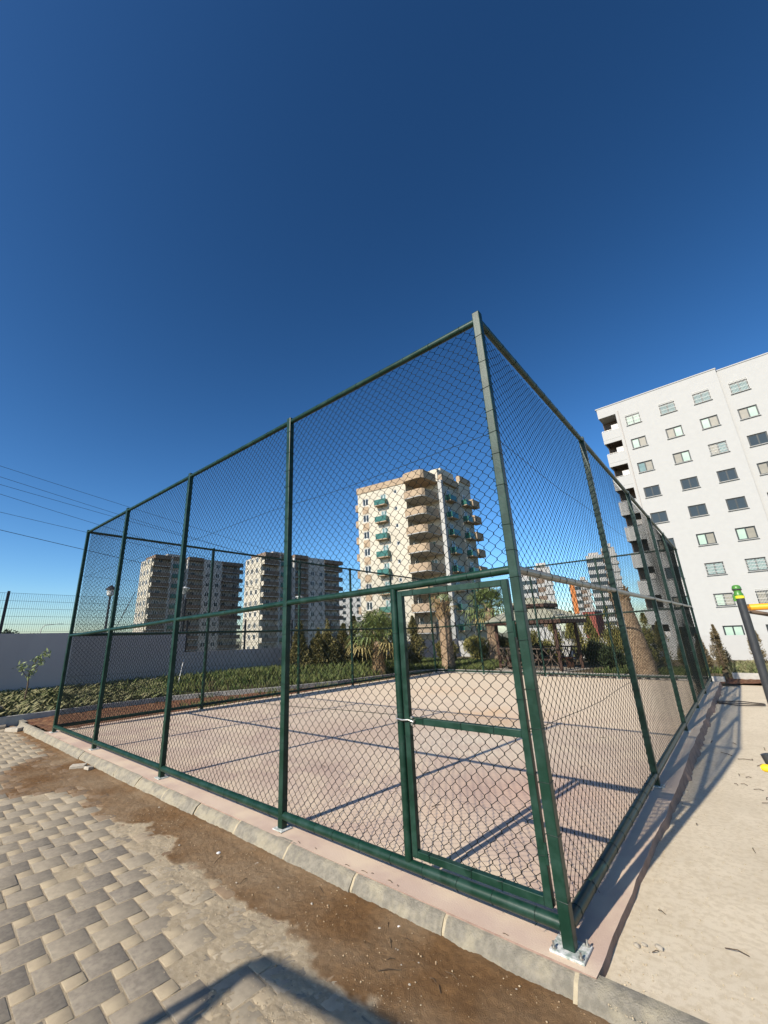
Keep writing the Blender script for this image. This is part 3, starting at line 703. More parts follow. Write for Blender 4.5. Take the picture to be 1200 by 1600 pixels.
# ---- palms
def palm_trunk(loc, h, r0, r1, seed=0, rows=46, n=34, lean=(0,0)):
    q = np.random.default_rng(seed); v = []; f = []
    for i in range(rows+1):
        u = i/rows; R = r0+(r1-r0)*u + .10*r0*math.exp(-u*14)
        for j in range(n):
            a = 2*math.pi*j/n; ph = (j/n*9 + i*.5) % 1.0; st = (i*.42) % 1.0
            bump = .05*R*(1-st)+.035*R*math.sin(2*math.pi*ph)+q.normal(0, .012*R)
            v.append((loc[0]+lean[0]*u+(R+bump)*math.cos(a), loc[1]+lean[1]*u+(R+bump)*math.sin(a), loc[2]-.08+(h+.08)*u))
    for i in range(rows):
        for j in range(n): f.append((i*n+j, i*n+(j+1)%n, (i+1)*n+(j+1)%n, (i+1)*n+j))
    f.append(tuple(rows*n+j for j in range(n)))
    mb = MB(); mb.add(v, f); return mb
def fan_leaf(mb, base, az, el, plen, rad, q, droop=.25, nb=15):
    d = Vector((math.cos(az)*math.cos(el), math.sin(az)*math.cos(el), math.sin(el))); base = Vector(base)
    tip = base+d*plen - Vector((0,0,droop*plen*.4)); mid = base+d*plen*.5
    mb.tube([base, mid, tip], [.016,.012,.008], 4)
    side = d.cross(Vector((0,0,1))).normalized(); nup = side.cross(d).normalized()
    for k in range(nb):
        g = (k/(nb-1)-.5)*math.radians(215); dr = d*math.cos(g)+side*math.sin(g)
        L = rad*(.75+.25*math.cos(g*.7))*q.uniform(.85, 1.08); e1 = tip+dr*L*.62+nup*.02; e2 = tip+dr*L-Vector((0,0,L*droop*q.uniform(.5,1.5)))
        px = dr.cross(nup).normalized()*(rad*.040)
        mb.add([tip, e1+px+nup*.01, e2, e1-px-nup*.0], [(0,1,2,3)])
def palm_crown(loc, nleaf, plen, rad, seed, elr=(-.5,1.35), dry=0.0):
    q = random.Random(seed); g = MB(); d = MB()
    for i in range(nleaf):
        el = elr[0]+(elr[1]-elr[0])*((i+.5)/nleaf)**.9; az = i*2.4+q.uniform(-.3,.3)
        tgt = d if (i/nleaf < dry) else g
        fan_leaf(tgt, (loc[0]+q.uniform(-.06,.06), loc[1]+q.uniform(-.06,.06), loc[2]+q.uniform(-.12,.1)), az, el, plen*q.uniform(.8,1.15), rad*q.uniform(.8,1.1), q, .28 if el > .2 else .5)
    return g, d
P1 = (-10.72, 11.75, .05)
t = thing('fan_palm', 'short bushy fan palm with a dry leaf skirt beside the left side fence', 'palm tree', P1)
palm_trunk(P1, 1.35, .24, .15, 1).build('trunk', BARK, t, smooth='all')
mb = MB(); q = random.Random(3)
for i in range(420):
    a = q.uniform(0, 6.283); z = q.uniform(.0, 1.25); rr = .26-.10*z/1.3; L = q.uniform(.15,.4)
    p = Vector((P1[0]+rr*math.cos(a), P1[1]+rr*math.sin(a), P1[2]+z)); e = p+Vector((math.cos(a)*.10, math.sin(a)*.10, -L if z > .4 else -L*.3)); s = Vector((-math.sin(a), math.cos(a), 0))*.018
    mb.add([p-s, p+s, e+s*.4, e-s*.4], [(0,1,2,3)])
mb.build('leaf_skirt', SKIRT, t)
g, d = palm_crown((P1[0],P1[1],P1[2]+1.5), 48, .8, .72, 4, (-.35,1.45), .14)
g.build('fronds', PALMG, t); d.build('dry_fronds', PALMD, t)
P3 = (-9.0, 19.4, .12)
t = thing('palm_tree', 'taller leafy palm with a round green crown behind the gate', 'palm tree', P3)
palm_trunk(P3, 2.75, .30, .24, 2).build('trunk', BARK, t, smooth='all')
g, d = palm_crown((P3[0],P3[1],P3[2]+2.85), 52, .8, .75, 6, (-.6,1.45), .12)
g.build('fronds', PALMG, t); d.build('dry_fronds', PALMD, t)
P2 = (-9.55, 15.5, .08)
t = thing('palm_tree', 'trimmed palm with a straight bare trunk and ragged cut top behind the gate', 'palm tree', P2)
palm_trunk(P2, 2.75, .30, .25, 5, lean=(-.05,.0)).build('trunk', BARK, t, smooth='all')
mb = MB(); q = random.Random(9)
for i in range(60):
    a = i*2.4; z = 2.1+.85*(i/60); rr = .25+.03*q.random(); p = Vector((P2[0]-.05+rr*math.cos(a)*.9, P2[1]+rr*math.sin(a)*.9, P2[2]+z)); e = p+Vector((math.cos(a)*.14, math.sin(a)*.14, .26+.15*q.random()))
    mb.bar(p, e, .075, .03, (math.cos(a), math.sin(a), .3))
mb.build('cut_leaf_bases', SKIRT, t)
g, d = palm_crown((P2[0]-.05,P2[1],P2[2]+2.85), 9, .55, .45, 16, (.0,1.3), .5)
g.build('fronds', PALMG, t); d.build('dry_fronds', PALMD, t)
P4 = (-1.72, 15.35, .0)
t = thing('palm_tree', 'thick leaning palm trunk with a rough cut top beside the right side of the cage', 'palm tree', P4)
palm_trunk(P4, 2.75, .35, .275, 8, 60, 44, lean=(-.35,-.1)).build('trunk', BARK, t, smooth='all')
mb = MB()
for i in range(40):
    a = i*2.4; z = 2.45+.4*(i/40); rr = .26; p = Vector((P4[0]-.33+rr*math.cos(a)*.9, P4[1]-.1+rr*math.sin(a)*.9, P4[2]+z)); e = p+Vector((math.cos(a)*.1, math.sin(a)*.1, .18+.1*q.random()))
    mb.bar(p, e, .08, .03, (math.cos(a), math.sin(a), .3))
mb.build('cut_leaf_bases', SKIRT, t)

# ------------------------------------------------------------------ gazebo
GC = Vector((-5.95, 17.15, .0))
t = thing('gazebo', 'hexagonal brown timber gazebo with a two tier pale green roof behind the court', 'gazebo', GC)
hexp = lambda R, z, off=0.3: [(GC.x+R*math.cos(off+k*math.pi/3), GC.y+R*math.sin(off+k*math.pi/3), z) for k in range(6)]
MB().prism([p[:2] for p in hexp(1.95, 0)], -.05, .06).build('floor_slab', STONE, t)
PB = hexp(1.66, .06)
for p in PB: MB().box(p[0]-.06, p[0]+.06, p[1]-.06, p[1]+.06,   .061, 2.10).build('post', WOODD, t, bevel=.006)
for k in range(6):
    a, b = Vector(PB[k]), Vector(PB[(k+1)%6]); d = (b-a).normalized(); a2, b2 = a+d*.065, b-d*.065
    MB().bar(a2+Vector((0,0,1.95)), b2+Vector((0,0,1.95)), .06, .16).build('beam', WOODD, t)
    if k == 5: continue
    mb = MB()
    for z in (.16, .86): mb.bar(a2+Vector((0,0,z)), b2+Vector((0,0,z)), .05, .06)
    L = (b2-a2).length; n = 3
    for i in range(n):
        s0, s1 = a2+d*L*i/n, a2+d*L*(i+1)/n; m0 = (s0+s1)/2
        lo_, hi_ = Vector((0,0,.19)), Vector((0,0,.83))
        mb.bar(s0+lo_, s1+hi_, .03, .035); mb.bar(s0+hi_+Vector((0,0,0))+d.cross(Vector((0,0,1)))*.032, s1+lo_+d.cross(Vector((0,0,1)))*.032, .03, .035)
        mb.bar(m0+lo_-d.cross(Vector((0,0,1)))*.034, m0+hi_-d.cross(Vector((0,0,1)))*.034, .03, .03)
    mb.build('railing', WOODX, t)
    mb = MB(); inn = (Vector((GC.x,GC.y,0))-(a+b)/2); inn.z = 0; inn.normalize()
    mb.bar(a2+inn*.3+d*.15+Vector((0,0,.42)), b2+inn*.3-d*.15+Vector((0,0,.42)), .38, .05); mb.bar(a2+inn*.3+d*.3+Vector((0,0,.2)), a2+inn*.3+d*.36+Vector((0,0,.2)), .3, .38)
    mb.build('bench', WOODD, t)
def tier(R0, z0, R1, z1, th, nm):
    mb = MB(); o0 = hexp(R0, z0); o1 = hexp(R1, z1); i0 = hexp(R0, z0-th); i1 = hexp(R1, z1-th)
    vs = o0+o1+i0+i1; fs = []
    for k in range(6):
        j = (k+1)%6
        fs += [(k,j,6+j,6+k), (12+j,12+k,18+k,18+j), (k,12+k,12+j,j), (6+j,18+j,18+k,6+k)]
    mb.add(vs, fs); r_ = mb.build(nm, SHING, t)
    f_ = MB()
    for k in range(6): 
        a, b = Vector(o0[k]), Vector(o0[(k+1)%6]); f_.bar(a+Vector((0,0,-.09)), b+Vector((0,0,-.09)), .03, .14)
    f_.build('fascia', WOODD, r_)
    c_ = MB()
    for k in range(6): c_.tube([Vector(o0[k])+Vector((0,0,.012)), Vector(o1[k])+Vector((0,0,.012))], .03, 6)
    c_.build('ridge_cap', SHING, r_)
tier(2.12, 2.08, .85, 2.62, .05, 'roof')
tier(1.1, 2.78, .08, 3.06, .05, 'upper_roof')
mb = MB()
for p in hexp(.8, 2.65): mb.box(p[0]-.04, p[0]+.04, p[1]-.04, p[1]+.04, 2.56, 2.77)
mb.build('roof_struts', WOODD, t)
# stone edging before the gazebo
rr = random.Random(31)
mb0 = None
for i in range(24):
    x = -6.6+i*.245+rr.uniform(-.03,.03); y = 14.72+rr.uniform(-.05,.05); mb = MB(); s = rr.uniform(.8,1.15)
    pr = [(.0,0),(.09*s,.01),(.105*s,.05),(.08*s,.10*s),(.02,.115*s)]
    mb.lathe((x, y, .0), pr, 7)
    o = mb.build('edging_stone', STONE, None, smooth='all', origin=(x, y, 0)); o.rotation_euler = (0, 0, rr.uniform(0, 3)); o.scale = (1.25, .9, 1)
    tagp(o, 'pale rounded stone in the row edging the ground before the gazebo', 'stone', 'edging stones before the gazebo')
# low white garden wall behind
t = thing('garden_wall', 'low white wall behind the shrubs and gazebo', 'wall', (-13.9, 24.6, 0))
MB().box(-13.9, 4.0, 24.6, 24.8, -1.9, 1.15).build('wall_face', WHITE, t)

# ------------------------------------------------------------------ white building
WB0 = (-2.94, 51.5); th = math.radians(-2.43); WD = (math.cos(th), math.sin(th)); WN = (math.sin(th), -math.cos(th))
wb = thing('apartment_building', 'bright white ten storey apartment building on the right with rows of dark framed windows', 'building', (WB0[0], WB0[1], -2))
def facade(o, d, n, a0, a1, z0, z1, ops, dep, b=0.0):
    """wall plane with real openings and reveals; ops = (a0,a1,z0,z1)"""
    mb = MB(); P = lambda a, z, q=0.0: (o[0]+d[0]*a+n[0]*(b-q), o[1]+d[1]*a+n[1]*(b-q), z)
    A = sorted(set([a0, a1]+[q for w_ in ops for q in w_[:2]])); Zs = sorted(set([z0, z1]+[q for w_ in ops for q in w_[2:]]))
    for i in range(len(A)-1):
        for j in range(len(Zs)-1):
            ca, cz = (A[i]+A[i+1])/2, (Zs[j]+Zs[j+1])/2
            if any(w_[0] < ca < w_[1] and w_[2] < cz < w_[3] for w_ in ops): continue
            mb.add([P(A[i],Zs[j]),P(A[i+1],Zs[j]),P(A[i+1],Zs[j+1]),P(A[i],Zs[j+1])], [(0,1,2,3)])
    for w_ in ops:
        c = [(w_[0],w_[2]),(w_[1],w_[2]),(w_[1],w_[3]),(w_[0],w_[3])]
        for k in range(4):
            (p, q), (r_, s_) = c[k], c[(k+1)%4]; mb.add([P(p,q),P(r_,s_),P(r_,s_,dep),P(p,q,dep)], [(0,1,2,3)])
    return mb
def at_frame(o, d, n, a, z, b=0.0): return Vector((o[0]+d[0]*a+n[0]*b, o[1]+d[1]*a+n[1]*b, z))
def frame_parts(w_, h, dep, mull=True, t_=.08, mw=.04):
    """window frame in local coords: x along, -y outward; centre at origin"""
    mb = MB(); y0, y1 = -.035, .03
    mb.box(-w_/2, w_/2, y0, y1, h/2-t_, h/2); mb.box(-w_/2, w_/2, y0, y1, -h/2, -h/2+t_)
    mb.box(-w_/2, -w_/2+t_, y0, y1, -h/2+t_, h/2-t_); mb.box(w_/2-t_, w_/2, y0, y1, -h/2+t_, h/2-t_)
    if mull: mb.box(-mw, mw, y0, y1, -h/2+t_, h/2-t_)
    return mb
def raw(mb, name, m):
    me = bpy.data.meshes.new(name); me.from_pydata(mb.v, [], mb.f); me.update(); me.materials.append(m)
    bm = bmesh.new(); bm.from_mesh(me); bmesh.ops.recalc_face_normals(bm, faces=bm.faces); bm.to_mesh(me); bm.free(); return me
def inst(name, me, parent, loc, rz, label=None):
    o = bpy.data.objects.new(name, me); COL.objects.link(o); o.parent = parent
    o.location = loc; o.rotation_euler = (0, 0, rz)
    if label: o['label'] = label
    return o
W_, H_ = 1.46, 1.2
ME_F = raw(frame_parts(W_, H_, .1, True, .115, .055), 'window', FRAME)
def pane_me(m): 
    mb = MB(); mb.box(-.285, .285, -.008, .008, -H_/2+.112, H_/2-.112); return raw(mb, 'pane', m)
PANE = {k: pane_me(m) for k, m in dict(d=GLASSD, m=GLASSM, t=GLASST, b=GLASSB).items()}
mb = MB(); mb.box(-W_/2-.06, W_/2+.06, -.16, .12, -.05, 0); ME_SILL = raw(mb, 'sill', WHITE)
mb = MB()
for i in range(15): mb.box(-.72+i*.1029-.008, -.72+i*.1029+.008, -.15, -.134, -.62, .78)
for z in (-.6, -.1, .35, .76): mb.box(-.73, .73, -.133, -.118, z-.012, z+.012)
ME_GR = raw(mb, 'grille', GRILLE)
mb = MB()
for i in range(15): mb.box(-.70+i*.1-.008, -.70+i*.1+.008, -.07, -.054, -.52, .52)
for z in (-.3, 0, .3): mb.box(-.70, .70, -.053, -.04, z-.012, z+.012)
ME_GI = raw(mb, 'grille', GRILLE)
cols = [0, 3.33, 6.36, 9.38, 12.6, 15.7]
pat = {0: ['g:mm','m:mt','m:bt','dd','dd','td','dd','tb','dd','dd'], 1: ['g:bb','tm','tm','dd','dd','mt','i:bb','i:mt','mm','dd'],
       2: ['g:bb','mt','i:tb','dd','dd','mt','i:bb','g:tt','dd','dd'], 3: ['g:bb','tm','dd','tt','dd','dd','tm','dd','dd','dd'],
       4: ['dd','dd','tm','dd','dd','mt','dd','dd','dd','dd'], 5: ['dd','mt','dd','dd','tm','dd','dd','dd','dd','dd']}
ops = {False: [], True: []}; SPL = 8.08; BACK = -.35
for ci, a in enumerate(cols):
    for k in range(10):
        z = 24.98-3*k; ops[a > SPL].append((a-W_/2, a+W_/2, z-H_/2, z+H_/2))
WZ0 = -3.2
m1 = facade(WB0, WD, WN, -1.58, SPL, WZ0, 27.6, ops[False], .22)
m2 = facade(WB0, WD, WN, SPL, 20, WZ0, 27.45, ops[True], .22, BACK)
m1.v += []; b_ = len(m1.v); m1.v += m2.v; m1.f += [tuple(i+b_ for i in f) for f in m2.f]
# core behind the facade, roof, return wall
m1.obox(WB0, WD, WN, -1.58, SPL, -14, -.9, WZ0, 27.3); m1.obox(WB0, WD, WN, SPL+.001, 20, -14, -1.3, WZ0, 27.2)
m1.obox(WB0, WD, WN, -1.58, -1.42, -.9, -.001, WZ0, 27.598)
m1.obox(WB0, WD, WN, SPL-.16, SPL-.001, -.9, -.002, WZ0, 27.598)
m1.build('wall', WHITE, wb)
mb = MB(); mb.obox(WB0, WD, WN, -3.55, SPL+.05, -14, .06, 27.605, 27.72); mb.obox(WB0, WD, WN, SPL+.053, 20, -14, BACK+.06, 27.455, 27.57)
mb.build('roof_coping', WHITE, wb)
org = Vector((WB0[0], WB0[1], -2))
for ci, a in enumerate(cols):
    for k in range(10):
        z = 24.98-3*k; bb = (BACK if a > SPL else 0)-.14
        p = at_frame(WB0, WD, WN, a, z, bb)-org; code = pat[ci][k]; gr = None
        if ':' in code: gr, code = code.split(':')
        if len(code) > 2: code = code[-2:]
        f_ = inst('window', ME_F, wb, p, th)
        inst('pane', PANE[code[0]], f_, (-.335, .0, 0), 0); inst('pane', PANE[code[1]], f_, (.335, .0, 0), 0)
        inst('sill', ME_SILL, f_, (0, -.12, -H_/2+.004), 0)
        if gr == 'g': inst('grille', ME_GR, f_, (0, -.06, 0), 0)
        if gr == 'i': inst('grille', ME_GI, f_, (0, 0, 0), 0)
# corner balconies
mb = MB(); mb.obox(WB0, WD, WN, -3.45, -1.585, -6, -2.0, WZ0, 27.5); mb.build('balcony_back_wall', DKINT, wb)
ME_AC = raw(MB().box(-.4,.4,-.16,.16,0,.6), 'air_conditioner', WHITED)
for k in range(10):
    zf = 23.35-3*k
    mb = MB(); B = lambda *q: mb.obox(WB0, WD, WN, *q)
    B(-3.42, -1.582, -1.99, -.02, zf-.16, zf); B(-3.42, -1.582, -.14, -.003, zf+.001, zf+1.12); B(-3.42, -3.30, -1.99, -.142, zf+.001, zf+1.12)
    B(-3.42, -1.582, -.139, -.006, zf-.45, zf-.161); B(-3.42, -3.30, -1.99, -.142, zf-.45, zf-.161)
    bo = mb.build('balcony', WHITE, wb)
    mb = MB(); mb.obox(WB0, WD, WN, -3.295, -1.583, -1.985, -.145, zf-.175, zf-.162); mb.build('soffit', DKINT, bo)  # dark sheet under the slab, balcony shade put into its colour
    mb = MB(); mb.obox(WB0, WD, WN, -1.60, -1.583, -1.985, -.02, zf+.01, zf+2.5); mb.build('inner_wall', DKINT, bo)  # dark sheet over the white side wall, shade put into its colour
    mb = MB(); mb.tube([at_frame(WB0,WD,WN,-3.36,zf+1.22,-.07), at_frame(WB0,WD,WN,-1.6,zf+1.22,-.07)], .025, 6)
    for q_ in (-3.36,-2.7,-2.1,-1.65): mb.tube([at_frame(WB0,WD,WN,q_,zf+1.12,-.07), at_frame(WB0,WD,WN,q_,zf+1.21,-.07)], .018, 5)
    mb.build('handrail', STEEL, bo)
    if k % 2 == 0 or k == 1: inst('air_conditioner', ME_AC, bo, at_frame(WB0,WD,WN,-1.95,zf+1.25,-.5)-org, th)
mb = MB(); mb.tube([at_frame(WB0,WD,WN,-1.3,WZ0,.05), at_frame(WB0,WD,WN,-1.3,26.6,.05)], .05, 8).build('drainpipe', GREYW, wb)
mb = MB(); mb.obox(WB0, WD, WN, -3.42, -1.582, -1.99, -.003, 26.35, 27.6); mb.build('roof_parapet', WHITE, wb)

# ------------------------------------------------------------------ beige tower with rounded corner balconies
bt = thing('apartment_tower', 'cream and tan apartment tower with stacked corner balconies and teal railings, seen above the gate', 'building', (-36, 55, -2))
LO = (-43.54, 51.01); LD = (math.cos(math.radians(7.68)), math.sin(math.radians(7.68))); LN = (LD[1], -LD[0])
lp = lambda a, b=0: (LO[0]+LD[0]*a+LN[0]*b, LO[1]+LD[1]*a+LN[1]*b)
ops = []
for k in range(9):
    z = 24.43-3*k; ops += [(-.6,.6,z-.65,z+.65), (3.1,4.25,z-1.3,z+.75), (5.77,6.37,z+.35,z+1.05)]
m1 = facade(LO, LD, LN, -1.6, 8.1, -3, 26.4, ops, .2)
L1 = lp(8.1); L0 = lp(-1.6); Lb = lp(-1.6, -12)
# main body behind: polygon (kept clear of the openings)
m1.prism([lp(-1.6,-.6), lp(8.1,-.6), (-35.4,55.6), (-31.06,55.6), (-31.0,61.5), (-31.0,65.4), (-46.5,65.4)], -3, 26.2)
m1.obox(LO, LD, LN, -1.6, -1.45, -.6, -.001, -3, 26.39); m1.obox(LO, LD, LN, 7.95, 8.1, -.6, -.001, -3, 26.39)
m1.build('wall', CREAM, bt)
MB().prism([(-30.4,61.502),(-30.4,65.6),(-30.99,65.6),(-30.99,61.502)], -3, 27.6).build('wing_wall', CREAM, bt)
MB().box(-31.0, -30.35, 55.0, 55.58, -3, 26.2).build('pilaster', WHITE, bt)
MB().prism([lp(-1.75,.12), lp(8.1,.12), lp(8.1,-.5), lp(-1.75,-.5)], 26.21, 27.35).build('roof_parapet', TAN, bt)
MB().box(-31.2,-30.5,55.7,61.3,26.21,27.4).build('roof_parapet', TAN, bt)
MB().box(-30.9,-30.2,61.6,65.7,27.61,28.7).build('roof_parapet', TAN, bt)
MB().prism([(-34.9,55.62),(-31.25,55.62),(-31.25,61.4),(-38,61.4)], 26.21, 28.6).build('roof_block', CREAM, bt)
MB().box(-36.5, -31.6, 57.5, 62, 28.61, 29.4).build('roof_room', CREAM, bt)
borg = Vector((-36, 55, -2)); lth = math.radians(7.68)
mb = frame_parts(1.2, 1.3, .1); ME_BW = raw(mb, 'window', FRAMEW)
ME_BP = raw(MB().box(-.53,.53,-.006,.006,-.58,.58), 'pane', GLASSD)
mb = frame_parts(1.15, 2.05, .1); ME_BD = raw(mb, 'balcony_door', FRAMEW); ME_BDP = raw(MB().box(-.5,.5,-.006,.006,-.95,.95), 'pane', GLASSB)
mb = frame_parts(.6, .7, .1, False); ME_BS = raw(mb, 'window', FRAMEW); ME_BSP = raw(MB().box(-.23,.23,-.006,.006,-.28,.28), 'pane', GLASSD)
ME_TAN = raw(MB().box(-.62,.62,-.03,.02,-.62,.62), 'tan_panel', TAN)
mb = MB(); mb.box(-1.1,1.1,-1.0,0,-.14,0); ME_SLAB = raw(mb, 'balcony', TAN)
mb = MB(); mb.box(-1.08,1.08,-.98,-.95,.02,.95); mb.box(-1.08,-1.05,-.948,-.01,.02,.95); mb.box(1.05,1.08,-.948,-.01,.02,.95); ME_TEAL = raw(mb, 'railing', TEAL)
ME_PAR = raw(MB().box(-1.3,1.3,-1.2,-1.05,-.3,.95).box(-1.3,-1.15,-1.048,0,-.3,.95).box(1.15,1.3,-1.048,0,-.3,.95).box(-1.149,1.149,-1.049,0,-.3,-.1), 'balcony', TAN)
def place(o, d, n, a, z, b): return at_frame(o, d, n, a, z, b)-borg
for k in range(9):
    z = 24.43-3*k
    q_ = inst('window', ME_BW, bt, place(LO,LD,LN,0,z,-.1), lth); inst('pane', ME_BP, q_, (0,0,0), 0)
    if k < 8: inst('tan_panel', ME_TAN, bt, place(LO,LD,LN,0,z-1.5,.03), lth)
    q_ = inst('balcony_door', ME_BD, bt, place(LO,LD,LN,3.675,z-.275,-.1), lth); inst('pane', ME_BDP, q_, (0,0,0), 0)
    q_ = inst('window', ME_BS, bt, place(LO,LD,LN,6.07,z+.7,-.1), lth); inst('pane', ME_BSP, q_, (0,0,0), 0)
    q_ = inst('balcony', ME_SLAB, bt, place(LO,LD,LN,3.45,z-1.33,.002), lth); inst('railing', ME_TEAL, q_, (0,0,0), 0)
    # left edge tan balconies
    inst('balcony', ME_PAR, bt, Vector((lp(-1.6)[0]-.0, lp(-1.6)[1]+1.9, z-.9))-borg, math.radians(-82))
    # right face doors with teal balconies
    q_ = inst('balcony_door', ME_BD, bt, Vector((-31.0, 58.2, z-.275))-borg+Vector((.09,0,0)), math.radians(90)); inst('pane', ME_BDP, q_, (0,0,0), 0)
    q_ = inst('balcony', ME_SLAB, bt, Vector((-30.99, 58.2, z-1.33))-borg, math.radians(90)); inst('railing', ME_TEAL, q_, (0,0,0), 0)
    q_ = inst('balcony_door', ME_BD, bt, Vector((-30.31, 62.7, z-.275))-borg, math.radians(90)); inst('pane', ME_BDP, q_, (0,0,0), 0)
    q_ = inst('balcony', ME_SLAB, bt, Vector((-30.39, 62.7, z-1.33))-borg, math.radians(90)); inst('railing', ME_TEAL, q_, (0,0,0), 0)
    inst('balcony', ME_PAR, bt, Vector((-30.39, 65.0, z-.9))-borg, math.radians(90))
# corner balcony stack
BPY = [(-35.5,52.10),(-35.35,51.2),(-34.7,50.75),(-32.4,50.80),(-31.75,51.05),(-31.45,51.5),(-31.26,54.98),(-31.3,55.55),(-35.3,55.55)]
def shrink(poly, s):
    cx = sum(p[0] for p in poly)/len(poly); cy = sum(p[1] for p in poly)/len(poly); return [(cx+(x-cx)*s, cy+(y-cy)*s) for x, y in poly]
for k in range(9):
    zf = 23.1-3*k
    mb = MB(); mb.prism(BPY, zf-.18, zf)
    for i in range(6):
        a, b = Vector((*BPY[i],0)), Vector((*BPY[i+1],0)); a2, b2 = [Vector((*shrink(BPY,.955)[j],0)) for j in (i, i+1)]
        mb.prism([(a.x,a.y),(b.x,b.y),(b2.x,b2.y),(a2.x,a2.y)], zf-.34 if False else zf+.001, zf+1.0)
    bo = mb.build('balcony', TAN, bt)
    mb = MB(); mb.prism(shrink(BPY, .99), zf-.30, zf-.181); mb.build('slab_edge', WHITE, bo)
    for (xx, yy, rz_) in ((-35.32, 53.7, 90), (-33.2, 55.53, 0)):
        q_ = inst('balcony_door', ME_BD, bo, Vector((xx, yy, zf+1.05))-borg, math.radians(rz_)); inst('pane', ME_BDP, q_, (0,0,0), 0)
mb = MB(); mb.prism(shrink(BPY, 1.01), 25.9, 26.205); 
for i in range(6):
    a, b, a2, b2 = BPY[i], BPY[i+1], shrink(BPY,.95)[i], shrink(BPY,.95)[i+1]; mb.prism([a,b,b2,a2], 26.206, 27.3)
mb.build('balcony_canopy', TAN, bt)

bt.location.x -= .4

# ------------------------------------------------------------------ the two similar towers on the left
ME_TW = raw(frame_parts(1.3, 1.35, .1), 'window', FRAMEW); ME_TP = raw(MB().box(-.58,.58,-.006,.006,-.6,.6), 'pane', GLASSD)
def left_tower(P0, thd, ztop, label):
    """local frame: x along the long shaded face, -y outward (towards +X world); origin at ground"""
    t = thing('residential_tower', label, 'building', (P0[0], P0[1], -2), math.radians(thd))
    zt = ztop+2                                      # local heights start at ground -2
    nf = 9
    mb = MB(); mb.box(-1.5, 4.7, 0, 14, 0, zt+1.9); mb.box(-16.5, -11.9, 1.6, 10, 0, zt+1.0); mb.box(-11.3, -6.6, 1.2, 14, 0, zt+1.2); mb.box(-6.5, -1.502, 1.7, 14, 0, zt+1.6); mb.box(4.702, 12, 1.6, 14, 0, zt+1.1)
    mb.build('wall', GREYW, t)
    mb = MB(); mb.box(-11.9, -11.3, .0, 14, 0, zt+1.3); mb.box(-6.9, -6.51, -.3, 1.7, 0, zt+1.3); mb.build('pilaster', WHITE, t)
    mb = MB(); mb.box(-17.2, -16.52, 1.0, 10.0, 0, zt+.9); mb.build('side_wall', CREAM, t)
    for bx in ((-16.6, -11.95, -.25, 1.59, zt+.75, zt+1.9), (-11.2, -6.95, .6, 1.19, zt+.9, zt+1.9), (-6.45,-1.55,.0,1.69,zt+1.2,zt+2.3), (4.75, 12.3, -.1, 1.59, zt+.75, zt+1.9), (-16.6,-11.95,1.601,8,zt+1.01,zt+1.9), (4.75,12.3,1.601,9,zt+1.11,zt+1.9)): MB().box(*bx).build('roof_parapet', BROWN, t)
    MB().box(-11.6, -6.4, 4, 12, zt+1.31, zt+3.3).build('roof_room', WHITE, t)
    for k in range(nf):
        z = zt-3*k; zf = z-1.35
        for (x0, x1, dep, nm) in ((-16.9,-12.0,-.3,'a'), (-6.4,-1.6,-.1,'b'), (4.8,8.6,-.1,'c'), (8.7,12.6,.35,'d')):
            mb = MB(); mb.box(x0, x1, dep, 1.69, zf-.2, zf); mb.box(x0, x1, dep, dep+.12, zf+.001, zf+1.05); mb.box(x0, x0+.12, dep+.121, 1.55, zf+.001, zf+1.05); mb.box(x1-.12, x1, dep+.121, 1.55, zf+.001, zf+1.05)
            bo = mb.build('balcony', BROWN, t); 
            e = MB(); e.box(x0-.02, x1+.02, dep-.03, dep, zf-.22, zf-.02); e.build('slab_edge', WHITE, bo)
            e = MB(); e.box(x0-.05, x0-.001, dep, 1.5, zf-.2, zf+1.04); e.build('balcony_end', CREAM, bo)
        # teal balcony door strip
        e = MB(); e.box(-10.9, -7.3, .55, .6, zf+.05, zf+1.0); e.box(-10.9,-7.3,.6,1.19,zf-.16,zf+.04); bo = e.build('balcony', TEAL, t)
        for x in (0, 3.2):
            q_ = inst('window', ME_TW, t, (x, -.01, z), 0); inst('pane', ME_TP, q_, (0,.0,0), 0)
        for x in (-14.5, -4.2, 6.6, 10.2):
            yy = 1.67 if x == -4.2 else 1.57
            q_ = inst('window', ME_TW, t, (x, yy, z+.1), 0); inst('pane', ME_TP, q_, (0,.0,0), 0)
        for y in (3.2, 6.0, 8.6):
            q_ = inst('window', ME_TW, t, (-17.21, y, z), math.radians(-90)); inst('pane', ME_TP, q_, (0,.0,0), 0)
    return t
left_tower((-122.19, 64.87), 86.0, 24.9, 'leftmost of the two similar brown and grey apartment towers, farther away behind the grey wall')
left_tower((-93.07, 83.22), 84.5, 23.5, 'brown and grey apartment tower right of its farther twin, with a bright cream end wall')

